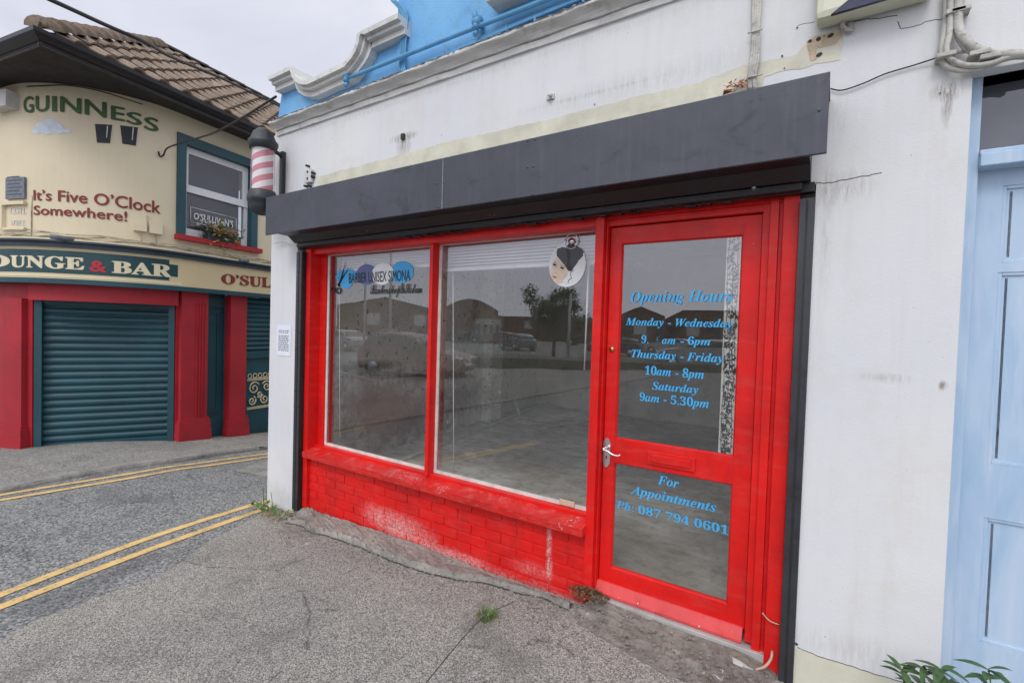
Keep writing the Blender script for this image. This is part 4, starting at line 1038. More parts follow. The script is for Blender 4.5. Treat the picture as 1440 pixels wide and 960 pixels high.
# keep the line of sight of the photograph: recompute x for this projection
q = F(369.5, 240, cyp); cx_ = q.x
zt, zb_ = F(369.5, 180, cyp).z, F(369.5, 303, cyp).z
dist = (Vector((cx_, cyp, 2.6))-CAM).dot(FW); ppm = FPX/dist
rg = 15.5/ppm; rc = 19.5/ppm; Hh = zt-zb_
pole = thing('barber_pole', 'faded pink and white striped barber pole with black domed caps on a wall bracket', 'barber pole', None, (cx_, cyp, zb_))
z1, z2 = Hh*.26, Hh*.76
w = MB(); w.lathe([(.0005, 0), (rc*.40, .008), (rc*.72, .035), (rc*.86, .075), (rc*.88, .10), (rc, .115), (rc*1.0, .14), (rc*.93, z1-.008), (rc*.85, z1+.012), (rg*.9, z1+.012)], (0, 0, 0), 32); w.build('lower_cap', MAT['polecap'], pole)
w = MB(); w.lathe([(rg*.9, z2-.012), (rc*.90, z2-.010), (rc*.95, z2+.02), (rc*1.0, z2+.035), (rc*1.0, z2+.055), (rc*.88, z2+.068), (rc*.84, z2+.075), (rc*.66, z2+.075+(Hh-z2-.075)*.55), (rc*.36, Hh-.012), (.0005, Hh)], (0, 0, 0), 32); w.build('upper_cap', MAT['polecap'], pole)
# helical stripes as two interleaved bands
def helix(par, nm, m):
    w = MB(); r = rg*.86; H_ = z2-z1; sp__ = H_/3.7; pitch = 2*sp__; nt_ = 64
    turns = int(H_/sp__)+4
    for kk in range(-4, turns+1):
        for i in range(nt_):
            a0, a1 = 2*math.pi*i/nt_, 2*math.pi*(i+1)/nt_
            def zc_(a): return z1+(kk+par*.5)*sp__+a/(2*math.pi)*pitch
            za0, za1 = zc_(a0), zc_(a1); zb0, zb1 = za0+sp__*.5, za1+sp__*.5
            cl = lambda v_: max(z1, min(z2, v_))
            if cl(zb0)-cl(za0) < 1e-4 and cl(zb1)-cl(za1) < 1e-4: continue
            w.add([(r*math.cos(a0), r*math.sin(a0), cl(za0)), (r*math.cos(a1), r*math.sin(a1), cl(za1)), (r*math.cos(a1), r*math.sin(a1), cl(zb1)), (r*math.cos(a0), r*math.sin(a0), cl(zb0))], [(0, 1, 2, 3)], True)
    return w.build(nm, m, pole)
helix(0, 'pink_stripe', MAT['pinkpole']); helix(1, 'white_stripe', MAT['whitepole'])
w = MB(); w.lathe([(rg, z1), (rg, z2)], (0, 0, 0), 40); w.build('glass_case', MAT['polecase'], pole)
w = MB(); bwx = F(400, 240).x-cx_; wy = -cyp
w.box(bwx-.022, bwx+.022, wy-.035, wy-.001, z1-.05, z2+.03, .004)
w.tube([(0, 0, z2+.035), (bwx*.6, wy*.75, z2+.0), (bwx, wy-.03, z2-.015)], .018, 8); w.tube([(0, 0, z1-.02), (bwx, wy-.03, z1-.02)], .018, 8)
w.build('wall_bracket', MAT['polecap'], pole)

# small fixing plate beside the pole
pc = F(437, 249); w = MB(); w.box(pc.x-.045, pc.x+.045, -.030, -.001, pc.z-.055, pc.z+.055, .006)
pt = thing('fixing_plate', 'small off-white metal bracket plate screwed to the wall beside the barber pole', 'bracket')
w.build('plate', MAT['lightgrey'], pt)
w = MB()
for dx, dz in ((-.0, -.02), (.0, .035), (.06, .02), (.055, -.01), (-.02, .09), (-.04, -.075), (.01, -.08)):
    p = Vector((pc.x+dx, -.034, pc.z+dz)); w.tube([p+Vector((0, .033, 0)), p], .010, 8)
w.build('bolt', MAT['crack'], pt)
w = MB(); p = F(776, 136); w.box(p.x-.03, p.x+.02, -.012, -.001, p.z-.018, p.z+.012, .003); w.tube([(p.x, -.01, p.z), (p.x, -.03, p.z)], .012, 10)
w.build('anchor_bolt', MAT['lightgrey'], None, 'small rusty anchor bolt high on the white wall above the middle of the sign', 'bolt')
w = MB(); p = F(568, 193); w.box(p.x-.015, p.x+.015, -.02, -.001, p.z-.02, p.z+.02, .004)
w.build('anchor_bolt', MAT['crack'], None, 'rusted bolt stub bleeding dark stains on the white wall above the sign', 'bolt')

# notice on the pillar
a, b = F(390, 457), F(409, 501); nt_ = thing('paper_notice', 'blue-white typed paper notice taped to the white pillar', 'notice')
MB().box(a.x, b.x, -.004, -.001, b.z, a.z).build('sheet', MAT['paper'], nt_)
w = MB(); zz_ = a.z-.05; 
while zz_ < a.z and zz_ > b.z+.03:
    x = a.x+.03
    while x < b.x-.04:
        L = random.uniform(.015, .05); w.box(x, min(x+L, b.x-.03), -.0052, -.0045, zz_, zz_+.006); x += L+.01
    zz_ -= .016 if random.random() < .85 else .03
w.build('print_lines', MAT['inkgrey'], nt_)

# cable bundle running up above the sign
w = MB()
for k, r in enumerate((.007, .006, .007, .006)):
    o = (k-1.5)*3.3
    pth = [F(1057+o*.7+(3 if k > 1 else 0), 126, -.02), F(1058+o*.9, 105, -.018), F(1062+o, 80, -.018), F(1063+o*.8, 42, -.018), F(1064+o, 10, -.018), F(1066+o, -30, -.018)]
    w.tube(samp(pth, 24), r, 7)
for py in (107, 44):
    p = F(1062, py, -.03); w.tube([(p.x-.03, -.03, p.z), (p.x+.03, -.03, p.z)], .0035, 6)
w.build('wall_cables', MAT['whitecable'], None, 'bundle of grimy painted cables climbing the wall above the sign', 'cables')
w = MB(); p = F(1037, 122, -.02)
for k in range(22):
    q = p+Vector((random.uniform(-.045, .05), random.uniform(-.02, .01), random.uniform(-.015, .03))); a = [Vector((random.uniform(-.025, .025), random.uniform(-.02, .02), random.uniform(-.02, .02))) for _ in range(3)]
    w.poly([q+a[0], q+a[1], q+a[2]])
w.build('crumpled_leaf', M_simple('dry_red_brown_leaf', (.30, .10, .05), .8, .3, 20), None, 'crumpled red-brown scrap caught on top of the grey sign', 'leaf')

# alarm box at the top right
a, b = F(1145, 5, -.09), F(1150, 28, -.09)
al = thing('alarm_box', 'yellowed cream alarm box with dark blue lower panel at the top of the wall', 'alarm box')
x0, x1 = F(1147, 10, -.10).x, F(1318, -30, -.10).x; zb2 = F(1152, 27, -.10).z
w = MB(); w.box(x0, x1, -.10, -.002, zb2, zb2+.34, .028); w.build('alarm_cover', MAT['alarmcream'], al)
w = MB(); w.prism([(x0+.055, -.104, zb2+.004), (x0+.13, -.104, zb2+.055), (x1-.02, -.104, zb2+.055), (x1-.02, -.104, zb2+.006)], (0, .02, 0))
w.build('blue_panel', MAT['alarmnavy'], al)
w = MB(); p = F(1186, 28, -.03); w.tube(samp([p, p+Vector((.0, .0, -.03)), p+Vector((.03, .015, -.045)), p+Vector((.02, .02, -.01))], 12), .009, 7); w.build('cable_gland', MAT['whitecable'], al)

# looping cables above the blue door
w = MB()
def cab(pxs, y, r, n=40): w.tube(samp([F(a_, b_, y) for a_, b_ in pxs], n), r, 8)
cab([(1331, -20), (1329, 40), (1324, 75), (1330, 92), (1350, 99), (1380, 96), (1410, 84), (1450, 76)], -.030, .011)
cab([(1337, -20), (1336, 40), (1331, 70), (1338, 84), (1360, 92), (1390, 90), (1420, 80), (1450, 76)], -.045, .010)
cab([(1351, -20), (1347, 25), (1352, 48), (1366, 64), (1385, 73), (1410, 76), (1450, 76)], -.045, .015)
cab([(1344, -20), (1343, 20), (1347, 50), (1360, 70), (1380, 77), (1412, 80), (1450, 80)], -.030, .010)
cab([(1326, 82), (1340, 76), (1360, 73), (1375, 78)], -.02, .006, 16)
for px, py in ((1345, 14), (1352, 12), (1378, 73), (1393, 78), (1331, 76)):
    p = F(px, py, -.058); w.box(p.x-.028, p.x+.028, -.062, -.005, p.z-.008, p.z+.008, .003)
w.build('looping_cables', MAT['whitecable'], None, 'thick tangle of painted cables looping down over the pale blue door', 'cables')
w = MB(); w.tube(samp([F(1168, 125, -.01), F(1185, 127, -.012), (F(1215, 117, -.012)), F(1245, 104, -.012), F(1285, 92, -.012), F(1322, 80, -.02)], 24), .0028, 6)
w.build('thin_black_cable', MAT['wire'], None, 'thin black wire sagging along the wall from the sign to the looping cables', 'cable')

# loose cable and white connector at the door post
w = MB(); h = F(1086, 915, .028)
e_ = onG(1058, 941, .08)
lc = thing('loose_cable', 'pinkish cable stub poking from the red door post into a white plastic clip', 'cable')
w.tube(samp([h, h+Vector((0, -.02, -.01)), F(1083, 928, 0), F(1075, 937, -.02), F(1062, 941, -.03)], 16), .006, 8); w.build('cable', M_simple('pinkish_cable', (.50, .30, .25), .5, .1, 9), lc)
p = F(1045, 936, -.035); d = (F(1060, 944, -.02)-F(1028, 928, -.06)); d.normalize()
w = MB(); n_ = Vector((0, 0, 1)).cross(d).normalized()*.010
A0 = F(1030, 930, -.06); B0 = F(1059, 944, -.03)
w.prism([A0-n_, A0+n_, B0+n_, B0-n_], (0, 0, .016)); w.build('clip', MAT['lightgrey'], lc)
# splintered bits on the frame
w = MB(); a, b, c = F(1072, 861, .025), F(1082, 872, .018), F(1096, 878, .025); w.tube(samp([a, b, c], 8), .003, 5)
w.build('torn_wire', MAT['plaster'], None, 'torn wire end curling out low on the red door post', 'wire')

# =====================================================================================================
# PLANTS AND DEBRIS
# =====================================================================================================
def blades(mbx, c, n, h, spread, lean=.6, wd=.004):
    for _ in range(n):
        a = random.uniform(0, 2*math.pi); r = random.random()**.5*spread; p = Vector((c[0]+r*math.cos(a), c[1]+r*math.sin(a), c[2]))
        L = h*random.uniform(.4, 1); d = Vector((math.cos(a), math.sin(a), 0))*lean*random.uniform(.2, 1.2)+Vector((random.uniform(-.3, .3), random.uniform(-.3, .3), 0)); up = Vector((0, 0, 1))
        s = Vector((-math.sin(a+random.uniform(-1, 1)), math.cos(a), 0)).normalized()*wd*random.uniform(.5, 1)
        m1 = p+d*L*.35+up*L*.55; m2 = p+d*L*.9+up*L*.8*random.uniform(.6, 1)
        mbx.add([p-s, p+s, m1+s*.8, m1-s*.8, m2], [(0, 1, 2, 3), (3, 2, 4)])
gp = onG(685, 868, .014)
t = thing('grass_tuft', 'small green grass tuft growing from the pavement joint before the shop window', 'grass', None, gp)
w = MB(); blades(w, (0, 0, 0), 150, .06, .05, .8, .0022); w.build('green_blades', MAT['leaf'], t)
w = MB(); blades(w, (0, -.01, 0), 60, .035, .07, 1.2, .002); w.build('dry_blades', MAT['dryleaf'], t)
gp = onG(392, 726, .012)
t = thing('weed_clump', 'low weeds and straw at the foot of the white pillar', 'weeds', None, gp)
w = MB()
for _ in range(70):
    p = Vector((random.uniform(-.42, .10), random.uniform(-.06, .05), random.uniform(0, .05))); a = random.uniform(0, 6.28); L = random.uniform(.03, .07); d = Vector((math.cos(a), math.sin(a)*.6, random.uniform(.1, .9))).normalized(); s = d.cross(Vector((0, 0, 1))).normalized()*L*.25
    w.add([p, p+d*L*.5+s, p+d*L, p+d*L*.5-s], [(0, 1, 2, 3)])
for _ in range(4):
    p = Vector((random.uniform(-.3, -.02), 0, 0)); w.tube(samp([p, p+Vector((-.02, 0, .10)), p+Vector((random.uniform(-.08, .02), -.02, .2))], 6), .0025, 5)
w.build('weed_leaves', MAT['leaf'], t)
w = MB(); blades(w, (.02, 0, 0), 160, .05, .12, 1.6, .003); blades(w, (-.22, 0, 0), 100, .05, .15, 1.6, .003); w.build('straw', MAT['dryleaf'], t)
# dead leaves at the post
lp_ = onG(822, 855, .02); w = MB(); mats = [MAT['litter'], MAT['dryleaf']]
for k in range(420):
    r = random.random()**.7*.11; a = random.uniform(0, 6.28); p = Vector((lp_.x+r*math.cos(a)*1.1, min(.05, lp_.y+.05+r*math.sin(a)*.8), lp_.z+.05+.05*(1-r/.11)*random.random()+.008))
    v = [Vector((random.uniform(-1, 1), random.uniform(-1, 1), random.uniform(-.6, .6)))*.012 for _ in range(4)]
    w.add([p+x for x in v], [(0, 1, 2), (0, 2, 3)])
w.build('dead_leaves', MAT['litter'], None, 'heap of brown dead leaves against the foot of the red post by the door', 'leaves', None, 'stuff')
# gravel crumbs and chips along the apron
w = MB()
for k in range(900):
    if k < 700: i = random.randrange(NA); q = Af[i]; p = Vector((q.x+random.uniform(-.02, .02), q.y-abs(random.gauss(0, .10)), 0))
    else: i = random.randrange(120); q = Af2[i].lerp(Ab2[i], random.random()*.9); p = Vector((q.x, q.y, 0))
    s = random.uniform(.003, .009); z = G(p.x, p.y)+.012
    if k >= 700: z = q.z+.006
    vs = [(p.x+s*random.uniform(.5, 1)*a, p.y+s*random.uniform(.5, 1)*b_, z+s*random.uniform(.4, .9)*c_) for a in (-1, 1) for b_ in (-1, 1) for c_ in (0, 1)]
    w.add(vs, [(0, 1, 3, 2), (4, 6, 7, 5), (0, 4, 5, 1), (2, 3, 7, 6), (0, 2, 6, 4), (1, 5, 7, 3)])
w.build('gravel_crumbs', MAT['apron'], None, 'loose grit and mortar crumbs along the broken concrete edge', 'gravel', None, 'stuff')
w = MB()
for px, py in ((1000, 958), (1012, 952), (1008, 961), (1022, 955)):
    p = onG(px, py, .02); p.z += .03; a = [Vector((random.uniform(-.015, .015), random.uniform(-.012, .012), random.uniform(-.004, .01))) for _ in range(4)]; w.poly([p+x for x in a[:3]]); w.poly([p+x for x in a[1:]])
w.build('foil_scrap', M_simple('crumpled_foil', (.6, .62, .68), .3, .1, 9, metal=.6), None, 'torn silvery wrapper scraps on the broken doorstep', 'litter')
# leafy plant at the bottom right
def leaf(mbx, base, d, L, W):
    d = d.normalized(); s = d.cross(Vector((0, 0, 1)));
    if s.length < .1: s = Vector((1, 0, 0))
    s.normalize(); up = s.cross(d)
    vs = []; n = 6
    for i in range(n+1):
        t_ = i/n; wd = W*math.sin(math.pi*min(1, t_*.94+.04))**.8*(1-.25*t_); c_ = base+d*L*t_-Vector((0, 0, 1))*L*.28*t_*t_
        vs += [c_-s*wd+up*wd*.35, c_, c_+s*wd+up*wd*.35]
    fs = []
    for i in range(n): fs += [(3*i, 3*i+1, 3*i+4, 3*i+3), (3*i+1, 3*i+2, 3*i+5, 3*i+4)]
    mbx.add(vs, fs, True)
t = thing('leafy_weed', 'dark green leafy weed growing at the wall below the pale blue door', 'plant')
w = MB(); st = MB()
for (px, py, ntop) in ((1268, 942, 9), (1300, 935, 9), (1325, 938, 9), (1390, 940, 9), (1290, 962, 10), (1345, 975, 9)):
    top = F(px, py, -.13-random.uniform(0, .1)); b0 = Vector((top.x+random.uniform(-.03, .03), -.05, G(top.x, 0)+.01))
    st.tube(samp([b0, b0.lerp(top, .5)+Vector((.02, -.01, 0)), top], 8), .004, 6, .0022)
    for k in range(ntop):
        a = k*2.4+random.uniform(-.3, .3); el = random.uniform(-.1, .75)
        d = Vector((math.cos(a)*math.cos(el), math.sin(a)*math.cos(el)*.8-.15, math.sin(el)))
        leaf(w, b0.lerp(top, 1-.06*k*random.random()), d, random.uniform(.06, .10), random.uniform(.011, .017))
w.build('leaves', MAT['darkleaf'], t); st.build('stem', MAT['leaf'], t)

# =====================================================================================================
# THE PUB ACROSS THE LANE
# =====================================================================================================
PA = rad(10.5); PN = Vector((math.cos(PA), math.sin(PA), 0)); PE = Vector((-math.sin(PA), math.cos(PA), 0))
PCN, PCE, PR = -9.17, 2.30, 1.4
HALF = math.pi/2*PR
def S2W(s, z, off=0.0):                       # s metres round the rounded corner, measured on the wall face
    if s >= 0: n_, e_ = PCN+PR+off, PCE+s
    elif s >= -HALF: n_, e_ = PCN+(PR+off)*math.cos(s/PR), PCE+(PR+off)*math.sin(s/PR)
    else: n_, e_ = PCN+(s+HALF), PCE-PR-off
    p = PN*n_+PE*e_; return Vector((p.x, p.y, z))
def PUB(px, py, off=0.0):
    d = ray(px, py); R = PR+off; dn, de, cn, ce = d.dot(PN), d.dot(PE), CAM.dot(PN), CAM.dot(PE)
    t = (PCN+R-cn)/dn; w_ = CAM+d*t
    if t > 0 and w_.dot(PE) >= PCE: return (w_.dot(PE)-PCE, w_.z)
    a = dn*dn+de*de; b = 2*((cn-PCN)*dn+(ce-PCE)*de); c = (cn-PCN)**2+(ce-PCE)**2-R*R; D = b*b-4*a*c
    if D > 0:
        t = (-b-math.sqrt(D))/2/a; w_ = CAM+d*t; th = math.atan2(w_.dot(PE)-PCE, w_.dot(PN)-PCN)
        if -math.pi/2 <= th <= 0: return (th*PR, w_.z)
    t = (PCE-R-ce)/de; w_ = CAM+d*t; return (-HALF+(w_.dot(PN)-PCN), w_.z)
def srange(s0, s1, step=.12):
    n_ = max(1, math.ceil(abs(s1-s0)/step)) if min(s0, s1) < 0.001 and max(s0, s1) > -HALF-.001 else 1
    return [s0+(s1-s0)*i/n_ for i in range(n_+1)]
def slab(mbx, s0, s1, z0, z1, o0, o1, step=.12):
    """solid that follows the rounded wall between offsets o0 (back) and o1 (front)"""
    ss = srange(s0, s1, step) if not (s0 < -HALF < s1 or s0 < 0 < s1) else sorted(set(srange(s0, s1, step)))
    vs = []
    for s in ss: vs += [S2W(s, z0, o0), S2W(s, z1, o0), S2W(s, z1, o1), S2W(s, z0, o1)]
    n_ = len(ss); fs = [(4*i+k, 4*i+(k+1) % 4, 4*(i+1)+(k+1) % 4, 4*(i+1)+k) for i in range(n_-1) for k in range(4)]+[(0, 1, 2, 3), tuple(4*(n_-1)+k for k in (3, 2, 1, 0))]
    mbx.add(vs, fs); return mbx
def long_slab(mbx, s0, s1, z0, z1, o0, o1, step=.1):
    cuts = [c for c in (-HALF, 0.0) if s0 < c < s1]; pts = [s0]+cuts+[s1]; ss = []
    for a, b in zip(pts[:-1], pts[1:]):
        n_ = max(1, math.ceil((b-a)/step)) if (a >= -HALF-.001 and b <= .001) else 1
        ss += [a+(b-a)*i/n_ for i in range(n_)]
    ss.append(s1); vs = []
    for s in ss: vs += [S2W(s, z0, o0), S2W(s, z1, o0), S2W(s, z1, o1), S2W(s, z0, o1)]
    n_ = len(ss); mbx.add(vs, [(4*i+k, 4*i+(k+1) % 4, 4*(i+1)+(k+1) % 4, 4*(i+1)+k) for i in range(n_-1) for k in range(4)]+[(0, 1, 2, 3), tuple(4*(n_-1)+k for k in (3, 2, 1, 0))])
    return mbx
SL, SR = -9.0, 9.0
pub = thing('pub_building', 'cream and red corner pub with rounded corner, painted wall lettering and tiled roof', 'building')
ws0, ws1, wz0, wz1 = -.11, 1.22, 2.70, 4.20          # upper window opening with its teal surround
w = MB()
long_slab(w, SL, ws0, 2.3, 4.62, -.3, 0); long_slab(w, ws0, ws1, 2.3, wz0-.03, -.3, 0); long_slab(w, ws0, ws1, wz1, 4.62, -.3, 0); long_slab(w, ws1, SR, 2.3, 4.62, -.3, 0)
w.build('upper_wall', MAT['cream'], pub)
# ground floor: red render, openings for shutters and door
sh0, sh1 = PUB(45, 500, -.0)[0], PUB(246, 500, 0)[0]
lz = 1.685
w = MB()
long_slab(w, SL, sh0-.02, -.8, 1.93, -.35, -.02); long_slab(w, sh0-.02, sh1+.02, lz, 1.93, -.1, .035)
long_slab(w, sh1+.02, .40, -.8, 1.93, -.35, -.02)
long_slab(w, 1.6, SR, 1.88, 1.93, -.35, -.02)
w.build('ground_floor_wall', MAT['pubred'], pub)
def pilaster(s0, s1, o, zb_, zt_):
    w = MB(); long_slab(w, s0, s1, zb_, zt_, -.33, o); p = w.build('pilaster', MAT['pubred'], pub)
    q = MB(); long_slab(q, s0-.035, s1+.035, zb_-.35, zb_+.22, -.05, o+.035); long_slab(q, s0-.02, s1+.02, zb_+.22, zb_+.27, -.05, o+.02); long_slab(q, s0-.045, s1+.045, zb_-.35, zb_+.09, -.05, o+.045); q.build('pilaster_base', MAT['pubred'], p); return p
pilaster(PUB(12, 500)[0], PUB(36, 500)[0], .05, -.24, 1.70)
pilaster(sh1+.06, PUB(289, 500)[0], .05, -.28, 1.90)
w = MB(); s_a = PUB(271, 500)[0]
for k in range(4): long_slab(w, s_a+.012+k*.045, s_a+.026+k*.045, .0, 1.75, .045, .062)
w.build('pilaster_ribs', MAT['pubred'], pub)
s_p2a, s_p2b = PUB(321, 500)[0], PUB(343.5, 500)[0]
pilaster(s_p2a, s_p2b, .05, -.36, 1.90)
# big shutter: flat between the two ends of the curve
Pa, Pb = S2W(sh0, 0, -.02), S2W(sh1, 0, -.02); Pa.z = Pb.z = 0
tdir = (Pb-Pa).normalized(); outn = Vector((tdir.y, -tdir.x, 0)); Ls = (Pb-Pa).length
def flat(u, o, z): p = Pa+tdir*u+outn*o; return (p.x, p.y, z)
def fbox(mbx, u0, u1, o0, o1, z0, z1): mbx.prism([flat(u0, o0, z0), flat(u1, o0, z0), flat(u1, o1, z0), flat(u0, o1, z0)], (0, 0, z1-z0))
w = MB(); fbox(w, 0, .075, -.14, -.01, -.5, lz+.02); fbox(w, Ls-.075, Ls, -.14, -.01, -.5, lz+.02); fbox(w, .0, Ls, -.16, -.04, lz-.03, lz+.02)
sh = w.build('roller_shutter', MAT['teal'], pub)
def slats(place, L, z0, z1, pitch):
    w = MB(); z = z0; prof = [(0, 0), (.012, .10), (.022, .30), (.022, .55), (.010, .80), (-.004, .90), (-.004, 1.0)]
    while z < z1:
        jo = random.uniform(-.003, .003)
        for (o0, t0), (o1, t1) in zip(prof[:-1], prof[1:]):
            o0 += jo; o1 += jo
            za, zb2_ = min(z1, z+t0*pitch), min(z1, z+t1*pitch)
            if zb2_-za < 1e-4: continue
            w.add([place(0, o0, za), place(L, o0, za), place(L, o1, zb2_), place(0, o1, zb2_)], [(0, 1, 2, 3)])
        z += pitch
    return w
slats(lambda u, o, z: flat(.07+u, -.10+o, z), Ls-.14, -.33, lz, .097).build('shutter_slats', MAT['teal'], sh)
w = MB(); fbox(w, .06, Ls-.06, -.11, -.065, -.45, -.255); w.build('shutter_foot', MAT['teal'], sh)
# door panel between pilasters
d0, d1 = PUB(290, 500)[0]-.02, s_p2a+.02
w = MB(); dd = -.12; long_slab(w, d0, d1, -.8, 1.93, -.3, dd)
wi = d1-d0; 
for a, b, c, d in ((.0, .10, -.4, 1.85), (.90, 1.0, -.4, 1.85)): long_slab(w, d0+wi*a, d0+wi*b, c, d, dd, dd+.03)
long_slab(w, d0, d1, 1.70, 1.86, dd, dd+.029); long_slab(w, d0, d1, -.4, -.06, dd, dd+.029)
pdoor = w.build('pub_door', MAT['teal'], pub)
w = MB()
for a, b in ((.26, .31), (.66, .71)): long_slab(w, d0+wi*a, d0+wi*b, .05, 1.62, dd, dd+.016)
long_slab(w, d0+wi*.26, d0+wi*.71, .02, .05, dd, dd+.02); long_slab(w, d0+wi*.26, d0+wi*.71, 1.60, 1.63, dd, dd+.02)
w.build('door_moulding', MAT['teal'], pdoor)
# right hand shutter with panel and scroll grille below
g0, g1 = s_p2b+.01, SR
w = MB(); long_slab(w, g0, 3.2, .86, .98, -.12, .01); long_slab(w, g0, 3.2, -.9, .86, -.3, -.04); long_slab(w, g0, 3.2, .86, 1.9, -.3, -.13)
long_slab(w, 3.2, SR, -.9, 1.9, -.35, -.03)
pnl = w.build('shutter_base_panel', MAT['teal'], pub)
sh2 = slats(lambda u, o, z: tuple(S2W(g0+u, z, -.07+o)), 2.1, .98, 1.90, .082).build('shutter_slats', MAT['teal'], pnl)
gm = M_simple('cream_cast_iron', (.60, .52, .33), .5, .1, 12, 50, .2)
ga, gb_, gz0_, gz1_ = PUB(347.5, 550, -.02)[0], PUB(347.5, 550, -.02)[0]+1.35, PUB(347, 577, -.02)[1], PUB(347, 525, -.02)[1]
w = MB(); gw = gb_-ga; gh = gz1_-gz0_
def gp3(u, v): return S2W(ga+u*gh, gz0_+v*gh, -.025)
nb = int(gw/gh)+1
for v0 in (.02, .06, .80, .84): w.tube([gp3(0, v0), gp3(gw/gh, v0)], .010, 5)
for k in range(int(gw/gh/.16)):
    for rr, vv, R2 in ((.06, .92, .009),): 
        cx2 = .08+k*.16; w.tube([gp3(cx2+rr*math.cos(t), vv+rr*math.sin(t)) for t in [q*math.pi/6 for q in range(13)]], R2, 5)
    w.tube([gp3(.08+k*.16, .0), gp3(.08+k*.16, .06)], .008, 4)
def spiral(cx2, cy2, r0, turns, dr_, a0):
    N_ = int(abs(turns)*14); return [gp3(cx2+(r0*(1-i/N_*.85))*math.cos(a0+turns*2*math.pi*i/N_), cy2+(r0*(1-i/N_*.85))*math.sin(a0+turns*2*math.pi*i/N_)) for i in range(N_+1)]
for b in range(nb):
    o = b*.92+.0
    for cx2, cy2, r0, tn, a0 in ((.22, .58, .18, 1.6, .5), (.62, .60, .16, -1.6, 2.6), (.16, .24, .13, -1.5, 1.2), (.55, .25, .14, 1.5, 2.0), (.80, .33, .10, -1.4, 0), (.38, .40, .09, 1.3, 4), (.84, .68, .09, 1.2, 3.4)):
        if (o+cx2+r0)*gh < gw: w.tube(spiral(o+cx2, cy2, r0, tn, 0, a0), .013, 5)
w.build('scroll_grille', gm, pnl)
MB().add([], []) 
# fascia sign of the pub
fz0, fz1 = 1.915, 2.375
fs_ = thing('pub_fascia', 'curved cream and teal pub sign reading LOUNGE & BAR above the shutters', 'sign')
w = MB(); long_slab(w, SL, SR, fz0+.05, fz1-.01, -.04, .15); w.build('sign_board', MAT['signcream'], fs_)
w = MB(); long_slab(w, SL, SR, fz0, fz0+.05, -.04, .155); long_slab(w, SL, SR, fz0-.015, fz0+.018, -.04, .175); w.build('lower_moulding', MAT['teal'], fs_)
w = MB(); long_slab(w, SL, SR, fz1-.01, fz1+.05, -.04, .19); long_slab(w, SL, SR, fz1+.05, fz1+.075, -.04, .23); w.build('upper_moulding', MAT['navytrim'], fs_)
w = MB(); long_slab(w, SL, SR, fz1+.075, fz1+.10, -.02, .20); w.build('lead_flashing', MAT['cream'], fs_)
# teal panel with scalloped end and cream lines
se = PUB(250, 380, .15)[0]
w = MB(); long_slab(w, SL, se-.10, 2.035, 2.325, .15, .154); long_slab(w, se-.10, se, 2.095, 2.265, .15, .154); w.build('teal_panel', MAT['tealsign'], fs_)
w = MB(); long_slab(w, SL, se+.05, 1.985, 2.012, .15, .1535); long_slab(w, SL, se+.05, 2.345, 2.368, .15, .1535); w.build('cream_border', MAT['creamtrim'], fs_)
def curved_text(body, style, BL, BR, TL, TR, off, m, name, parent, fat=0.0, ref=None):
    q = quad_place(lambda a, b: PUB(a, b, off), BL, BR, TL, TR); mbx = MB()
    def pl_(u, v, k): s, z = q(u, v); return S2W(s, z, off+.007+.0006*k)
    text_on(mbx, body, style, pl_, fat, ref); return mbx.build(name, m, parent)
curved_text('UNGE', 'serif', (16, 375.2), (118, 379.3), (16, 359.5), (118, 363.2), .15, MAT['creamtrim'], 'sign_lettering', fs_, .030)
curved_text('LO', 'serif', (-34, 373.8), (13.5, 375.2), (-34, 358.6), (13.5, 359.5), .15, MAT['creamtrim'], 'sign_lettering', fs_, .030)
curved_text('&', None, (127, 381), (149, 383), (127, 366.2), (149, 368), .15, MAT['brightred'], 'sign_lettering', fs_, .035)
curved_text('BAR', 'serif', (158, 383.3), (240.5, 389.6), (158, 367.3), (240.5, 373.2), .15, MAT['creamtrim'], 'sign_lettering', fs_, .030)
curved_text("O\u2019SULLIVAN\u2019S", 'serif', (311.5, 398.3), (366.5, 403), (311.5, 385.2), (366.5, 389.8), .15, MAT['pubredpaint'], 'sign_lettering', fs_, .030, ref="O\u2019SU")
# painted wall lettering
wt = MB()
L = (20/4.8)
gl_ = [('G', (34.2, 158.8), (47.8, 158.3), (34.2, 137), (47.8, 136.5)), ('U', (51.5, 157.5), (69.0, 157), (51.5, 136), (69, 135.6)), ('I', (74.3, 157), (80, 157.3), (74.3, 135.8), (80, 136)),
       ('N', (86, 157.3), (113.8, 160.2), (86, 136.5), (113.8, 139.5)), ('N', (120.6, 161.2), (149.2, 166), (120.6, 140.2), (149.2, 145)), ('E', (157.3, 168), (175, 171.2), (157.3, 149.2), (175, 152.5)),
       ('S', (179, 173), (198.5, 177.5), (179, 157.5), (198.5, 160.5)), ('S', (203.7, 181.5), (221.8, 186), (203.7, 164.5), (221.8, 168))]
for ch_, *cs in gl_:
    q = quad_place(lambda a, b: PUB(a, b, 0), *cs)
    def pl_(u, v, k, q=q): s, z = q(u, v); return S2W(s, z, .008+.0006*k)
    text_on(wt, ch_, None, pl_, .012 if ch_ == 'I' else .030)
wt.build('painted_lettering', MAT['green'], pub)
curved_text("It\u2019s Five O\u2019Clock", None, (48, 281.5), (225, 300.5), (48, 267.5), (225, 284), 0, MAT['pubredpaint'], 'painted_motto', pub, .022)
curved_text('Somewhere!', None, (48.3, 302), (178.5, 311.5), (48.3, 289.5), (178.5, 298), 0, MAT['pubredpaint'], 'painted_motto', pub, .022)
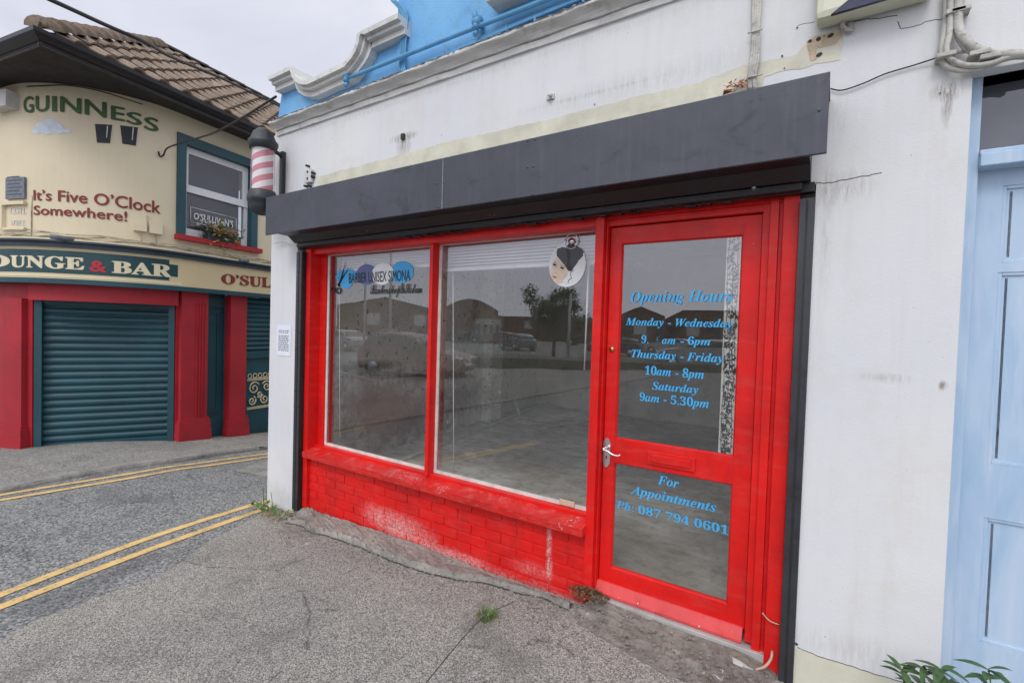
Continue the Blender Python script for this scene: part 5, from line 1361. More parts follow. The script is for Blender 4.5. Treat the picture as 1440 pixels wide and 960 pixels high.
def wallshape(pxs, off, mbx):
    bm = bmesh.new(); vs = [bm.verts.new((*PUB(a, b, 0), 0)) for a, b in pxs]
    for t in tessellate_polygon([[v.co.copy() for v in vs]]): bm.faces.new([vs[i] for i in t])
    bmesh.ops.subdivide_edges(bm, edges=bm.edges[:], cuts=3, use_grid_fill=True)
    bm.verts.ensure_lookup_table(); bm.verts.index_update()
    mbx.add([S2W(v.co.x, v.co.y, off) for v in bm.verts], [[v.index for v in f.verts] for f in bm.faces]); bm.free(); return mbx
w = MB(); wallshape([(43, 186), (47, 181), (50, 180), (52, 173), (59, 170), (66, 168), (73, 167), (80, 170), (86, 175), (91, 182), (98, 183), (101, 186), (96, 188), (88, 187), (82, 189), (74, 187), (66, 190), (58, 187), (50, 188)], .004, w); w.build('painted_cloud', MAT['cloud'], pub)
gl2 = M_simple('painted_glass_highlight', (.6, .58, .5), .6, .05)
for pts_, foam in (([(133.5, 174.5), (158, 176), (155, 202), (136.5, 201)], [(136, 198.5), (155.3, 199.8), (155, 202.5), (136.5, 201.2)]), ([(169, 176.5), (194, 179.5), (191, 205.5), (172, 202.5)], [(172, 200.3), (191.2, 203), (191, 206), (172.2, 203)])):
    x0_, x1_ = pts_[0][0], pts_[1][0]
    w = MB(); wallshape([(pts_[0][0]-1.2, pts_[0][1]-1.5), (pts_[1][0]+1.2, pts_[1][1]-1.5), (pts_[2][0]+.8, pts_[2][1]+1), (pts_[3][0]-.8, pts_[3][1]+1)], .004, w); o_ = w.build('painted_pint', MAT['creamtrim'], pub)
    w = MB(); wallshape(pts_, .0055, w); w.build('painted_stout', MAT['stoutblack'], o_)
    w = MB(); wallshape([(x1_-7.5, pts_[0][1]+3), (x1_-5.8, pts_[0][1]+3.3), (x1_-7.5, pts_[2][1]-8), (x1_-8.5, pts_[2][1]-8)], .0075, w); w.build('glass_highlight', gl2, o_)

# upper window
w = MB(); so0 = .035
for a, b, c, d in ((ws0, ws0+.12, wz0, wz1), (ws1-.12, ws1, wz0, wz1), (ws0+.12, ws1-.12, wz1-.13, wz1)): long_slab(w, a, b, c, d, -.12, so0)
pw = w.build('window_surround', MAT['teal'], pub)
w = MB(); long_slab(w, ws0-.02, ws1+.05, wz0-.045, wz0+.028, -.12, .10); w.build('window_sill', MAT['pubred'], pw)
i0, i1, j0, j1 = ws0+.125, ws1-.125, wz0+.035, wz1-.135; jm = (PUB(258, 268, -.06)[1]+PUB(349, 286, -.06)[1])/2
w = MB(); fo0, fo1 = -.13, -.06
for a, b, c, d in ((i0, i0+.06, j0, j1), (i1-.06, i1, j0, j1)): long_slab(w, a, b, c, d, fo0, fo1)
for c, d in ((j0, j0+.12), (jm-.045, jm+.045), (j1-.06, j1)): long_slab(w, i0+.06, i1-.06, c, d, fo0, fo1)
long_slab(w, i0+.01, i1-.01, jm-.045, jm-.02, fo1, fo1+.02); long_slab(w, i0+.09, i1-.09, jm+.045, jm+.07, fo0, fo1-.01); long_slab(w, i0+.09, i1-.09, j1-.09, j1-.06, fo0, fo1-.01); long_slab(w, i0+.06, i0+.09, jm+.045, j1-.06, fo0, fo1-.01); long_slab(w, i1-.09, i1-.06, jm+.045, j1-.06, fo0, fo1-.01)
uf = w.build('window_frame', MAT['upvc'], pub)
for c, d in ((j0+.10, jm-.03), (jm+.03, j1-.05)):
    a_, b_ = i0+.05, i1-.05
    MB().quad(S2W(a_, c, -.095), S2W(b_, c, -.095), S2W(b_, d, -.095), S2W(a_, d, -.095)).build('window_pane', MAT['pubglass'], uf, recalc=False)
MB().quad(S2W(i0, j0, -.28), S2W(i1, j0, -.28), S2W(i1, j1, -.28), S2W(i0, j1, -.28)).build('shade_backing', M_simple('painted_room_shade', (.07, .08, .11), .8), uf)  # flat sheet: room shade and blue-grey roof reflection put into its colour
ow = -.090
curved_text("O\u2019SULLIVAN\u2019S", None, (271.5, 307.6), (327, 320), (272.5, 299), (327.5, 311), ow, MAT['upvc'], 'pane_lettering', uf, .03)
curved_text('EST. 2', None, (288, 313.5), (309, 317.5), (288, 309.5), (309, 313.5), ow, MAT['upvc'], 'pane_lettering', uf, .03)
w = MB(); cs = [(267.5, 291), (331.8, 307.5), (331.8, 326), (267.8, 312)]
for k in range(4): a_, b_ = PUB(*cs[k], ow), PUB(*cs[(k+1) % 4], ow); w.tube([S2W(*a_, ow+.004), S2W(*b_, ow+.004)], .006, 4)
a_, b_ = PUB(281, 311, ow), PUB(287, 312.2, ow); w.tube([S2W(*a_, ow+.004), S2W(*b_, ow+.004)], .006, 4)
w.build('pane_border', MAT['upvc'], uf)
# window box
a_ = PUB(290, 336, .04)[0]; b_ = PUB(336, 345, .04)[0]; zf = wz0+.03
fb = thing('window_box', 'dark green window box of withered orange and yellow flowers on the pub sill', 'flower box')
w = MB(); long_slab(w, a_, b_, zf, zf+.13, -.045, .085); w.build('trough', M_simple('dark_green_plastic', (.012, .045, .04), .5), fb)
mf = MB(); mg = MB(); mr_ = MB()
for k in range(420):
    s = random.gauss(a_+.22, .13) if k % 3 else random.uniform(a_, b_); s = max(a_-.08, min(b_+.06, s)); z = zf+.10+abs(random.gauss(0, .09))*(1 if k % 4 else -1.3); p = S2W(s, z, random.uniform(-.02, .16)); L = random.uniform(.03, .09)
    d = Vector((random.uniform(-1, 1), random.uniform(-1, 1), random.uniform(-1, 1))).normalized(); q = d.cross(Vector((.3, .2, 1))).normalized()*L*.3
    (mf if k % 3 == 0 else mg if k % 3 == 1 else mr_).add([p, p+d*L*.5+q, p+d*L, p+d*L*.5-q], [(0, 1, 2, 3)])
mf.build('rust_flowers', MAT['flowerrust'], fb, kind='stuff'); mg.build('straw_stems', MAT['dryleaf'], fb, kind='stuff'); mr_.build('green_stems', MAT['leaf'], fb, kind='stuff')
# plaques, boxes, cables on the pub wall
a_, b_ = PUB(9, 253, .02), PUB(35, 279, .02)
pq = thing('wall_plaque', 'small grey slate plaque on the cream pub wall', 'plaque')
w = MB(); long_slab(w, a_[0], b_[0], b_[1], a_[1]+.02, 0, .03); w.build('slab', MAT['slate'], pq)
w = MB()
for k in range(6): long_slab(w, a_[0]+.04, b_[0]-.04-.03*(k % 2), b_[1]+.05+k*.045, b_[1]+.062+k*.045, .03, .032)
w.build('engraved_lines', MAT['inkgrey'], pq)
a_, b_ = PUB(6, 288, 0), PUB(38, 320, 0)
sn = thing('street_name_panel', 'cream recessed street name panel with raised CASTL STREE letters', 'street sign')
w = MB(); s0_, s1_, z0_, z1_ = a_[0], b_[0], b_[1], a_[1]; t_ = .05
long_slab(w, s0_-.03, s0_+t_, z0_-.02, z1_+.02, .001, .045); long_slab(w, s0_+t_, s1_, z1_-.02, z1_+.02, .001, .045); long_slab(w, s0_+t_, s1_, z0_-.03, z0_, .001, .04); w.build('panel_edge', MAT['cream'], sn)
curved_text('CASTL', 'serif', (15, 300.5), (37.5, 301), (15, 292), (37.5, 292.5), .0, MAT['lightgrey'], 'raised_letters', sn, .0)
curved_text('STREE', 'serif', (15.5, 317), (36.5, 317.5), (15.5, 309.5), (36.5, 310), .0, MAT['lightgrey'], 'raised_letters', sn, .0)
w = MB(); a_, b_ = PUB(0, 131, .06), PUB(19, 153, .06); long_slab(w, a_[0]-.12, b_[0], b_[1]+.01, a_[1]-.02, 0, .14); o_ = w.build('bell_box', MAT['lightgrey'], None, 'pale grey bell box under the pub eaves beside the green lettering', 'alarm box')
for nm_, pa_, pb_, lb_ in (('junction_box', (188, 311), (206, 326), 'taller cream junction box under the word Somewhere on the pub wall'), ('junction_box', (210, 311), (228, 330), 'cream junction box nearest the pub window, shorter than its twin')):
    a_, b_ = PUB(*pa_, .05), PUB(*pb_, .05); w = MB(); long_slab(w, a_[0], b_[0], b_[1], a_[1], 0, .07)
    if pa_[0] == 188: c_ = PUB(196, 299, .03), PUB(206, 311, .03); long_slab(w, c_[0][0], c_[1][0], a_[1], c_[0][1], 0, .03)
    w.build(nm_, MAT['cream'], None, lb_, 'junction box', 'junction boxes on the pub wall')
w = MB(); cabs = []
for k in range(5):
    pth = [S2W(s, 2.50+.012*k+.02*math.sin(s*3+k*1.7)+.012*math.sin(s*9+k), .03+.02*k) for s in [x*.15-3.8 for x in range(40)]]
    w.tube(pth, .007+.002*(k % 2), 5)
for px, py in ((198, 330), (219, 330)):
    s, z = PUB(px, py, .02); w.tube([S2W(s, z, .02), S2W(s+.01, 2.52, .03)], .006, 5)
s, z = PUB(44, 312, .01); w.tube([S2W(s, PUB(44, 275, 0)[1], .008), S2W(s, 2.5, .01)], .006, 5)
w.build('sagging_cables', M_simple('cream_spattered_cable', (.42, .38, .28), .7, .5, 6, 40, .2, dirt=.8, dirtcol=(.05, .05, .05)), None, 'untidy run of cream cables lying along the top of the pub sign', 'cables')
w = MB(); pth = [S2W(*PUB(px, py, .01), .012) for px, py in ((38, 122), (60, 121), (83, 120), (100, 121), (125, 125), (150, 131), (200, 147))]
w.tube(samp(pth, 30), .007, 5)
w.build('eaves_cable', MAT['wire'], None, 'thin dark cable clipped under the eaves above the green lettering', 'cable')
# fittings: small spotlight by the sign
s, z = PUB(92, 348, .2); p0_ = S2W(s, 2.47, .26); w = MB(); w.tube([p0_+PE*-.12, p0_+PE*.12], .03, 8); w.build('floodlight', MAT['slate'], None, 'small dented lamp fitting lying on the pub sign ledge above LOUNGE', 'lamp')
s, z = PUB(341, 370, .2); p0_ = S2W(s, 2.47, .24); w = MB(); w.tube([p0_+PE*-.07, p0_+PE*.07], .03, 8); w.tube([p0_, p0_-PN*.2], .015, 6); w.build('floodlight', MAT['slate'], None, 'small dark lamp fitting above the red letters on the pub sign', 'lamp')

# roof
gn, ge, gz_ = -7.34, .46, 4.55
tp = math.tan(rad(34))
def NE(n_, e_, z): p = PN*n_+PE*e_; return Vector((p.x, p.y, z))
w = MB()   # soffit
w.poly([NE(gn+.0, ge, 4.44), NE(gn, 12, 4.44), NE(-7.90, 12, 4.50), NE(-7.90, 2.2, 4.50), NE(-8.3, 1.3, 4.50), NE(-9.2, 1.0, 4.50), NE(-18, 1.0, 4.50), NE(-18, ge, 4.44)]); w.build('soffit', MAT['soffit'], pub)
w = MB()
def gprof(o, z): return [(o+.0, z-.10), (o+.055, z-.075), (o+.085, z-.04), (o+.09, z), (o+.08, z), (o, z)]
w.prism([NE(gn-.03, ge-.0, 4.43), NE(gn-.03, ge, 4.53), NE(gn-.005, ge, 4.53), NE(gn-.005, ge, 4.43)], PE*12); w.prism([NE(gn, ge+.03, 4.43), NE(gn, ge+.03, 4.53), NE(gn, ge+.005, 4.53), NE(gn, ge+.005, 4.43)], PN*-11)
for a_, b_, ax in ((1, 0, 0), (0, 1, 0)):
    pts_ = gprof(0, 4.565)
    vs = []
    for i in range(2):
        for o, z in pts_:
            if a_: vs.append(NE(gn+o, (ge-o) if i == 0 else 12, z))
            else: vs.append(NE((gn+o) if i == 0 else -18, ge-o, z))
    m_ = len(pts_); w.add(vs, [(k, (k+1) % m_, (k+1) % m_+m_, k+m_) for k in range(m_)], False)
w.build('gutter', MAT['gutter'], pub)
# east slope in real courses of interlocking tiles
RN, RE0 = 3.12, 3.20
w = MB(); course = .355; slope_len = RN/math.cos(rad(34)); nrow = int(slope_len/course)+1; tilew = .30
cA, sA = math.cos(rad(34)), math.sin(rad(34))
for r in range(nrow):
    v0, v1 = r*course-.05, min((r+1)*course, slope_len)
    h0, h1 = .052, .010; e0a, e0b = ge+v0*cA, ge+v1*cA
    e_end = 11.5; tp_ = [(0, .030), (.12, .040), (.26, .030), (.42, .006), (.70, -.004), (.92, .0)]
    vs = []; cnt = 0; T = int((e_end-e0a)/tilew)
    for t_ in range(T):
        jz = random.uniform(-.004, .004)
        for ph_, hh in tp_:
            ee = ge-2*tilew+(t_+int((e0a-ge)/tilew)+1)*tilew+ph_*tilew
            for (v, h) in ((v0, h0-.022), (v0, h0), (v1, h1)):
                n_ = gn-v*cA+(h+hh)*sA; z_ = 4.58+v*sA+(h+hh+jz)*cA
                vs.append(NE(n_, max(ee, e0b if v == v1 else e0a), z_))
            cnt += 1
    w.add(vs, [(3*i+k, 3*(i+1)+k, 3*(i+1)+k+1, 3*i+k+1) for i in range(cnt-1) for k in range(2)], False)
w.build('east_roof_tiles', MAT['tile'], pub)
ph = NE(gn-RN, ge+RE0-.08, 4.58+RN*tp)
w = MB(); w.poly([NE(gn, ge, 4.57), ph, NE(-18, ge+RE0, ph.z), NE(-18, ge, 4.57)]); w.poly([ph, NE(-18, ge+RE0, ph.z), NE(-18, 12, ph.z-.1), NE(gn-RN, 12, ph.z-.1)])
w.build('roof_slope', MAT['tile'], pub)
w = MB(); hip0 = NE(gn+.03, ge-.0, 4.60); hip1 = ph+Vector((0, 0, .04)); hd_ = (hip1-hip0); HL = hd_.length; hd_.normalize()
side = hd_.cross(Vector((0, 0, 1))).normalized(); hu = side.cross(hd_)
ntile = 15
for k in range(ntile):
    a_ = hip0+hd_*(k*HL/ntile); b2_ = hip0+hd_*((k+1.12)*HL/ntile); vs = []
    for c_, rr in ((a_, .145), (b2_, .100)):
        for q in range(9): t = math.pi*q/8; vs.append(c_+side*rr*math.cos(t)+hu*(rr*.85*math.sin(t)+(.012 if rr > .12 else 0)-.02))
    w.add(vs, [(q, q+1, 9+q+1, 9+q) for q in range(8)]+[tuple(range(9))], True)
w.build('hip_tiles', MAT['tile'], pub)
w = MB(); a_ = ph+Vector((0, 0, .02))
for k in range(20):
    p_, q_ = a_+PE*(k*.42), a_+PE*((k+1.05)*.42); vs = []
    for c_, rr in ((p_, .11), (q_, .125)):
        for q in range(9): t = math.pi*q/8; vs.append(c_+PN*rr*math.cos(t)+Vector((0, 0, rr*.7*math.sin(t))))
    w.add(vs, [(q, q+1, 9+q+1, 9+q) for q in range(8)]+[tuple(range(9))], True)
w.build('ridge_tiles', MAT['soffit'], pub)

# overhead wires
w = MB(); p0_ = far(386.5, 141, 9.8); p1_ = far(60, -5, 7.0); p2_ = far(-90, -70, 6.5); pm = far(205, 60, 8.0); pm2 = far(245, 81, 8.4)
pe_ = NE(gn-RN, 10.0, ph.z+.2)
w.tube(samp([pe_, far(386, 146, 12.0), far(320, 114, 10.4), far(245, 82, 9.0), pm, far(150, 36, 7.6), p1_, p2_], 50), .022, 8)
w.build('overhead_cable', MAT['wire'], None, 'thick black overhead cable crossing the sky down past the pub ridge', 'cable')
w = MB(); p0_ = F(388, 136, .0); s, z = PUB(226, 216, .02); e1_ = S2W(s, z, .02)
w.tube(samp([p0_, far(340, 166, 6.2), far(300, 187, 7.2), far(262, 194+5, 8.2), S2W(*PUB(236, 208, .2), .2), S2W(*PUB(230, 218, .06), .06), S2W(*PUB(225, 220, .02), .02), S2W(*PUB(223, 213, .02), .02)], 40), .011, 7)
w.build('span_wire', MAT['wire'], None, 'thin black wire strung from the blue parapet to a hook on the pub wall', 'cable')
# =====================================================================================================
# ACROSS THE STREET BEHIND THE CAMERA (seen in the glass)
# =====================================================================================================
def MIR(px, py, d):                            # real point whose reflection in the shop glass shows at this pixel
    v = far(px, py, d); return Vector((v.x, 2*yG-v.y, v.z))
def MIRG(px, py, dz=0):
    v = onG0(px, py, dz); return Vector((v.x, 2*yG-v.y, v.z))
def onG0(px, py, dz=0):
    d = ray(px, py); z = 0
    for _ in range(60):
        q = CAM+d*((z-CAM.z)/d.z); z = .5*z+.5*(G(q.x, -q.y)+dz)
    return q
brickm = M_simple('red_brown_brick', (.19, .085, .055), .85, .2, 4, 30, .3)
roofm = M_simple('grey_roof_sheet', (.10, .095, .09), .8, .2, 2, 30, .2)
winm = M_simple('dark_window_glass', (.03, .035, .04), .1, .1)
def face_building(name, label, pxl, pxr, dist, hgt, kind='flat', mat=None, rise=0, wins=0, cat='building'):
    a, b = MIR(pxl, 460, dist), MIR(pxr, 460, dist); a.z = b.z = 0; gz_ = min(G(a.x, a.y), G(b.x, b.y))-.2
    t = (b-a); L_ = t.length; t.normalize(); back = Vector((-t.y, t.x, 0))
    if back.dot(CAM-a) > 0: back = -back
    o = thing(name, label, cat)
    top = hgt
    prof = [(0, gz_), (L_, gz_), (L_, top)]
    if kind == 'gable': prof += [(L_/2, top+rise)]
    if kind == 'arch': prof += [(L_*(1-k/12), top+rise*math.sin(math.pi*k/12)) for k in range(1, 12)]
    if kind == 'hip': prof += [(L_*.82, top+rise), (L_*.18, top+rise)]
    prof += [(0, top)]
    w = MB(); w.prism([a+t*u+Vector((0, 0, z)) for u, z in prof], back*9); w.build('wall', mat or brickm, o)
    if kind != 'flat':
        r = [(u, z) for u, z in prof if z >= top-.001]; w = MB()
        for (u0, z0), (u1, z1) in zip(r[:-1], r[1:]):
            w.add([a+t*u0+Vector((0, 0, z0+.06))-back*.3, a+t*u1+Vector((0, 0, z1+.06))-back*.3, a+t*u1+Vector((0, 0, z1+.06))+back*9.2, a+t*u0+Vector((0, 0, z0+.06))+back*9.2], [(0, 1, 2, 3)])
        w.build('roof', roofm, o)
    for k in range(wins):
        u = L_*(k+.5)/wins; w = MB(); w.prism([a+t*(u-.6)-back*.04+Vector((0, 0, top*.45)), a+t*(u+.6)-back*.04+Vector((0, 0, top*.45)), a+t*(u+.6)-back*.04+Vector((0, 0, top*.8)), a+t*(u-.6)-back*.04+Vector((0, 0, top*.8))], back*.03); w.build('window', MAT['upvc'] if k % 2 else winm, o)
    return o, a, t, back, L_
face_building('brick_shop', 'long red brick building with a low gable reflected under the barber logo', 474, 606, 52, 3.3, 'gable', rise=1.0, wins=4)
face_building('arched_hall', 'brick hall with a wide arched roof reflected in the large pane', 622, 700, 66, 3.8, 'arch', rise=1.5)
o, a, t, back, L_ = face_building('entrance_porch', 'pale flat roofed entrance porch reflected before the arched hall', 668, 704, 60, 2.6, 'flat', MAT['lightgrey'], cat='porch')
w = MB()
for k in range(4): u = L_*(k+.25)/4; w.prism([a+t*u-back*.05+Vector((0, 0, -.3)), a+t*(u+L_*.12)-back*.05+Vector((0, 0, -.3)), a+t*(u+L_*.12)-back*.05+Vector((0, 0, 1.9)), a+t*u-back*.05+Vector((0, 0, 1.9))], back*.03)
w.build('doors', winm, o)
face_building('brick_block', 'low brick block with white windows reflected beside the tree', 700, 845, 80, 3.6, 'flat', wins=5)
face_building('gabled_house', 'brown house with a shallow gable reflected in the upper door glass', 868, 935, 48, 3.0, 'gable', rise=.9, wins=3)
face_building('long_terrace', 'low roofed terrace reflected behind the leaf patterned film', 935, 1075, 50, 2.8, 'hip', rise=.9, wins=5)
# tree
def tree(name, label, base, H, R, n):
    o = thing(name, label, 'tree', None, base); w = MB(); w.tube(samp([(0, 0, 0), (.06, .03, H*.3), (.0, 0, H*.55), (.1, 0, H*.8)], 10), .16, 10, .05)
    for k in range(6):
        a_ = k*1.1; w.tube(samp([(0, 0, H*(.3+.05*k)), (math.cos(a_)*R*.4, math.sin(a_)*R*.4, H*(.5+.04*k)), (math.cos(a_)*R*.75, math.sin(a_)*R*.75, H*(.6+.05*k))], 6), .06, 6, .015)
    w.build('trunk', M_simple(name+'_bark', (.09, .07, .055), .9, .3, 9), o); w = MB()
    cl_ = [(random.gauss(0, .42)*R, random.gauss(0, .42)*R, H*(.35+.6*random.random())) for _ in range(42)]
    for k in range(n):
        c_ = random.choice(cl_); p = Vector(c_)+Vector((random.gauss(0, .12), random.gauss(0, .12), random.gauss(0, .10)))*R
        L = random.uniform(.10, .20); d = Vector((random.uniform(-1, 1), random.uniform(-1, 1), random.uniform(-.6, .6))).normalized(); q = d.cross(Vector((.2, .3, 1))).normalized()*L*.4
        w.add([p, p+d*L*.5+q, p+d*L, p+d*L*.5-q], [(0, 1, 2, 3)])
    w.build('crown', MAT['darkleaf'], o)
tb = MIRG(778, 503); tree('street_tree', 'round leafy street tree reflected in the large shop pane', tb, 4.6, 2.1, 15000)
tb = MIRG(640, 478); tree('street_tree', 'smaller pale tree reflected near the arched roof', tb, 4.5, 1.8, 3500)
# lamp posts
for px, d_, h_, lb_ in ((800, 26, 3.9, 'grey post reflected through the tree in the large pane'), (512, 34, 6.0, 'grey pole reflected just below the scissors logo'), (548, 33, 8.0, 'tall grey pole reflected between the two white windows')):
    b_ = MIR(px, 470, d_); b_.z = G(b_.x, b_.y); o = thing('lamp_post', lb_, 'post', 'posts across the street', b_); MB().tube([(0, 0, 0), (0, 0, h_)], .10, 10, .07).build('pole', MAT['lightgrey'], o)
    w = MB(); w.tube([(0, 0, h_-.02), (0, 0, h_+.03)], .10, 10); w.build('cap', MAT['slate'], o)
# cars
def car(label, pos, yaw, col, suv=True, group='cars parked across the street'):
    o = thing('parked_car', label, 'car', group, pos); o.rotation_euler = (0, 0, yaw)
    L_, W_, H_ = 4.35, 1.80, (1.62 if suv else 1.45)
    body = [(-2.15, .35), (-2.18, .75), (-2.10, 1.02), (-1.7, 1.06), (.95, 1.03), (1.55, .97), (2.0, .86), (2.15, .70), (2.17, .42), (2.05, .25), (-2.05, .25)]
    roof = [(-2.05, 1.03), (-1.75, H_-.10), (-1.3, H_-.01), (-.4, H_), (.25, H_-.08), (1.05, 1.02)]
    paint = M_simple('car_paint_'+label.split()[0], col, .3, .04, 2, 10, 0, coat=.4)
    w = MB()
    def loft(prof, ws):
        m_ = len(prof); vs = []
        for yy, sc, dz in ws:
            for x, z in prof: vs.append((x*(sc if abs(x) > 1.2 else 1), yy, z+dz))
        w.add(vs, [(i*m_+k, i*m_+(k+1) % m_, (i+1)*m_+(k+1) % m_, (i+1)*m_+k) for i in range(len(ws)-1) for k in range(m_)], True)
        w.poly([Vector(vs[k]) for k in range(m_)]); w.poly([Vector(vs[(len(ws)-1)*m_+k]) for k in range(m_)])
    loft(body, [(-.90, .93, 0), (-.86, .97, .01), (-.5, 1, .02), (0, 1.01, .03), (.5, 1, .02), (.86, .97, .01), (.90, .93, 0)])
    loft(roof, [(-.70, .97, -.03), (-.62, 1, 0), (0, 1, .02), (.62, 1, 0), (.70, .97, -.03)])
    w.build('body', paint, o)
    for s_ in (-1, 1):
        w = MB(); yy = s_*.715
        w.poly([(x, s_*(.775 if z < 1.1 else .70), z) for x, z in ((-1.80, 1.08), (-1.45, H_-.15), (-.4, H_-.09), (.2, H_-.16), (.88, 1.08))]); w.build('side_window', winm, o)
    w = MB(); w.poly([(1.12, -.62, 1.06), (1.12, .62, 1.06), (.36, .56, H_-.09), (.36, -.56, H_-.09)]); w.build('windscreen', winm, o)
    for s_ in (-1, 1):
        w = MB(); w.box(2.06, 2.19, s_*.55-.18, s_*.55+.18, .68, .80, .03); w.build('headlight', MAT['chrome'], o)
        for x in (-1.32, 1.32):
            w = MB(); w.tube([(x, s_*.70, .33), (x, s_*.93, .33)], .34, 22); wh = w.build('wheel', MAT['wire'], o)
            w = MB(); w.tube([(x, s_*.92, .33), (x, s_*.94, .33)], .20, 14); w.build('rim', MAT['chrome'], wh)
    w = MB(); w.box(2.16, 2.20, -.26, .26, .48, .59, .005); w.build('number_plate', MAT['upvc'], o)
    w = MB(); w.tube([(2.19, -.25, .84), (2.2, -.08, .68), (2.2, .08, .68), (2.19, .25, .84)], .022, 6); w.build('grille_trim', MAT['chrome'], o)
    w = MB()
    for s_ in (-1, 1): w.tube([(x, s_*(.785 if z < 1.1 else .71), z) for x, z in ((-1.80, 1.08), (-1.45, H_-.13), (-.4, H_-.07), (.2, H_-.14), (.88, 1.08), (-1.80, 1.08))], .018, 5)
    w.build('window_trim', MAT['chrome'], o)
    return o
p = MIRG(655, 533); car('red crossover car with chrome window trim reflected across both panes', (p.x-2.05, p.y+.45, G(p.x, p.y)), rad(-12), (.17, .045, .035))
p = MIRG(727, 492); car('grey hatchback reflected below the tree', (p.x, p.y, G(p.x, p.y)), rad(-150), (.22, .24, .26), False)
p = MIRG(985, 520); car('silver hatchback reflected in the upper door glass', (p.x, p.y-.6, G(p.x, p.y)), rad(172), (.50, .52, .55), False)
p = MIRG(940, 498); car('white car behind the silver one in the door reflection', (p.x, p.y, G(p.x, p.y)), rad(178), (.55, .56, .58), False)
p = MIRG(490, 492); car('pale estate car reflected beside the outer post of the barber window', (p.x, p.y, G(p.x, p.y)), rad(10), (.45, .46, .46), False)
p = MIRG(655, 482); car('blue car reflected beyond the red crossover', (p.x, p.y, G(p.x, p.y)), rad(160), (.10, .13, .2), False)
p = MIRG(865, 500); car('dark car reflected beside the brass lock', (p.x, p.y, G(p.x, p.y)), rad(170), (.05, .05, .06), False)
for k, (px, py, yw, cc) in enumerate(((700, 483, 165, (.20, .05, .04)), (820, 486, 172, (.06, .06, .07)), (555, 484, 12, (.5, .5, .5)), (1020, 505, 176, (.45, .46, .48)))):
    p = MIRG(px, py); car(('maroon hatchback reflected in front of the pale porch', 'black hatchback reflected beside the tree trunk', 'far silver car reflected between the two lamp posts', 'grey car reflected behind the leaf patterned strip')[k], (p.x, p.y, G(p.x, p.y)), rad(yw), cc, False)
# kerb and hedge bank across the street, road lines
def mline(pa, pb, wd, name, m, h=.006):
    a, b = MIRG(*pa), MIRG(*pb); t = (b-a); t.z = 0; t.normalize(); n_ = Vector((t.y, -t.x, 0))*wd/2
    pts_ = [a-n_, a+n_, b+n_, b-n_]; w = MB(); w.add([(q.x, q.y, G(q.x, q.y)+h) for q in pts_], [(0, 1, 2, 3)]); return w.build(name, m, kind='structure')
mline((470, 500), (552, 513), .12, 'white_road_line', MAT['whiteline']); mline((470, 521), (550, 540), .12, 'white_road_line', MAT['whiteline'])
mline((758, 528), (830, 532), .12, 'white_road_line', MAT['whiteline']); mline((760, 520), (1060, 530), .10, 'white_road_line', MAT['whiteline'])
a, b = MIRG(612, 515), MIRG(850, 522); t = (b-a); t.z = 0; t.normalize(); n_ = Vector((t.y, -t.x, 0)); n_ = n_ if n_.dot(CAM-a) < 0 else -n_
w = MB(); w.add([(q.x, q.y, z_) for q in (a-t*3, b+t*14, b+t*14+n_*3, a-t*3+n_*3) for z_ in (-.7, .12)], [(0, 2, 3, 1), (2, 4, 5, 3), (4, 6, 7, 5), (6, 0, 1, 7), (1, 3, 5, 7)]); w.build('land', M_simple('dark_verge', (.07, .075, .05), .95, .3, 5, 30, .4), kind='structure')
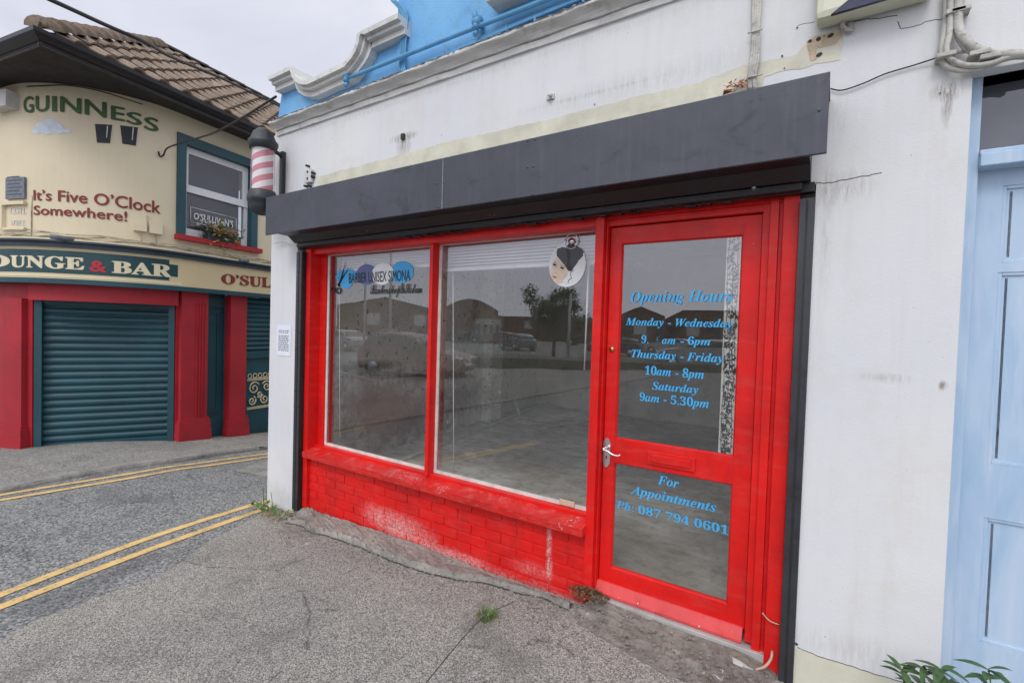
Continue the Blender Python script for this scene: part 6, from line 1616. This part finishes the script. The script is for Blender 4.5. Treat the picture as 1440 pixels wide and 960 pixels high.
# =====================================================================================================
# WORLD, SUN, CAMERA
# =====================================================================================================
SUN_EL, SUN_AZ = rad(46), rad(168)            # azimuth clockwise from +y (behind the camera, a little left)
wd_ = bpy.data.worlds.new('World'); SC.world = wd_; wd_.use_nodes = True; nt = wd_.node_tree
bg = nt.nodes['Background']
sky = nt.nodes.new('ShaderNodeTexSky'); sky.sky_type = 'NISHITA'; sky.sun_disc = False; sky.sun_elevation = SUN_EL; sky.sun_rotation = SUN_AZ; sky.dust_density = 4; sky.air_density = 1
tc = nt.nodes.new('ShaderNodeTexCoord'); sp_ = nt.nodes.new('ShaderNodeSeparateXYZ'); nt.links.new(tc.outputs['Generated'], sp_.inputs[0])
cl = noise(nt, mapping(nt, tc.outputs['Generated'], (1, 1, 2.6)), 2.2, 6, .55, .4)
el = ramp(nt, sp_.outputs[2], [(0, (7.2, 7.3, 8.0)), (.45, (8.0, 8.2, 9.2)), (.62, (10, 10.2, 10.7)), (1, (12.5, 12.7, 13.1))])
gl = nt.nodes.new('ShaderNodeVectorMath'); gl.operation = 'DOT_PRODUCT'; nt.links.new(tc.outputs['Generated'], gl.inputs[0]); gl.inputs[1].default_value = Vector((.15, -.93, .33)).normalized()
gr = ramp(nt, gl.outputs['Value'], [(.15, 1.0), (.95, 2.0)], 'EASE')
el = mixc(nt, el, gr, 1.0, 'MULTIPLY')
cld = mixc(nt, el, mixc(nt, el, (.84, .845, .88), 1.0, 'MULTIPLY'), ramp(nt, cl, [(.38, 0), (.62, 1)]))
fin = mixc(nt, sky.outputs[0], cld, .92)
nt.links.new(fin, bg.inputs[0]); bg.inputs[1].default_value = .10
sl = bpy.data.lights.new('Sun', 'SUN'); sl.energy = .9; sl.angle = rad(18); sl.color = (1, .97, .93)
so = bpy.data.objects.new('Sun', sl); COL.objects.link(so)
sd_ = Vector((math.sin(SUN_AZ)*math.cos(SUN_EL), math.cos(SUN_AZ)*math.cos(SUN_EL), math.sin(SUN_EL)))
so.rotation_euler = sd_.to_track_quat('Z', 'Y').to_euler()
cam = bpy.data.cameras.new('Camera'); cam.sensor_width = 36; cam.lens = FPX/1440*36; cam.clip_start = .05; cam.clip_end = 2000
co_ = bpy.data.objects.new('Camera', cam); COL.objects.link(co_)
Mx = Matrix((RT, UP, -FW)).transposed().to_4x4(); Mx.translation = CAM; co_.matrix_world = Mx
SC.camera = co_
SC.view_settings.view_transform = 'Standard'; SC.view_settings.look = 'None'; SC.view_settings.exposure = 0.06; SC.view_settings.gamma = 1
SC.render.engine = 'CYCLES'; SC.cycles.use_denoising = True; SC.cycles.max_bounces = 8; SC.cycles.transparent_max_bounces = 16
SC.render.resolution_x = 1024; SC.render.resolution_y = 682
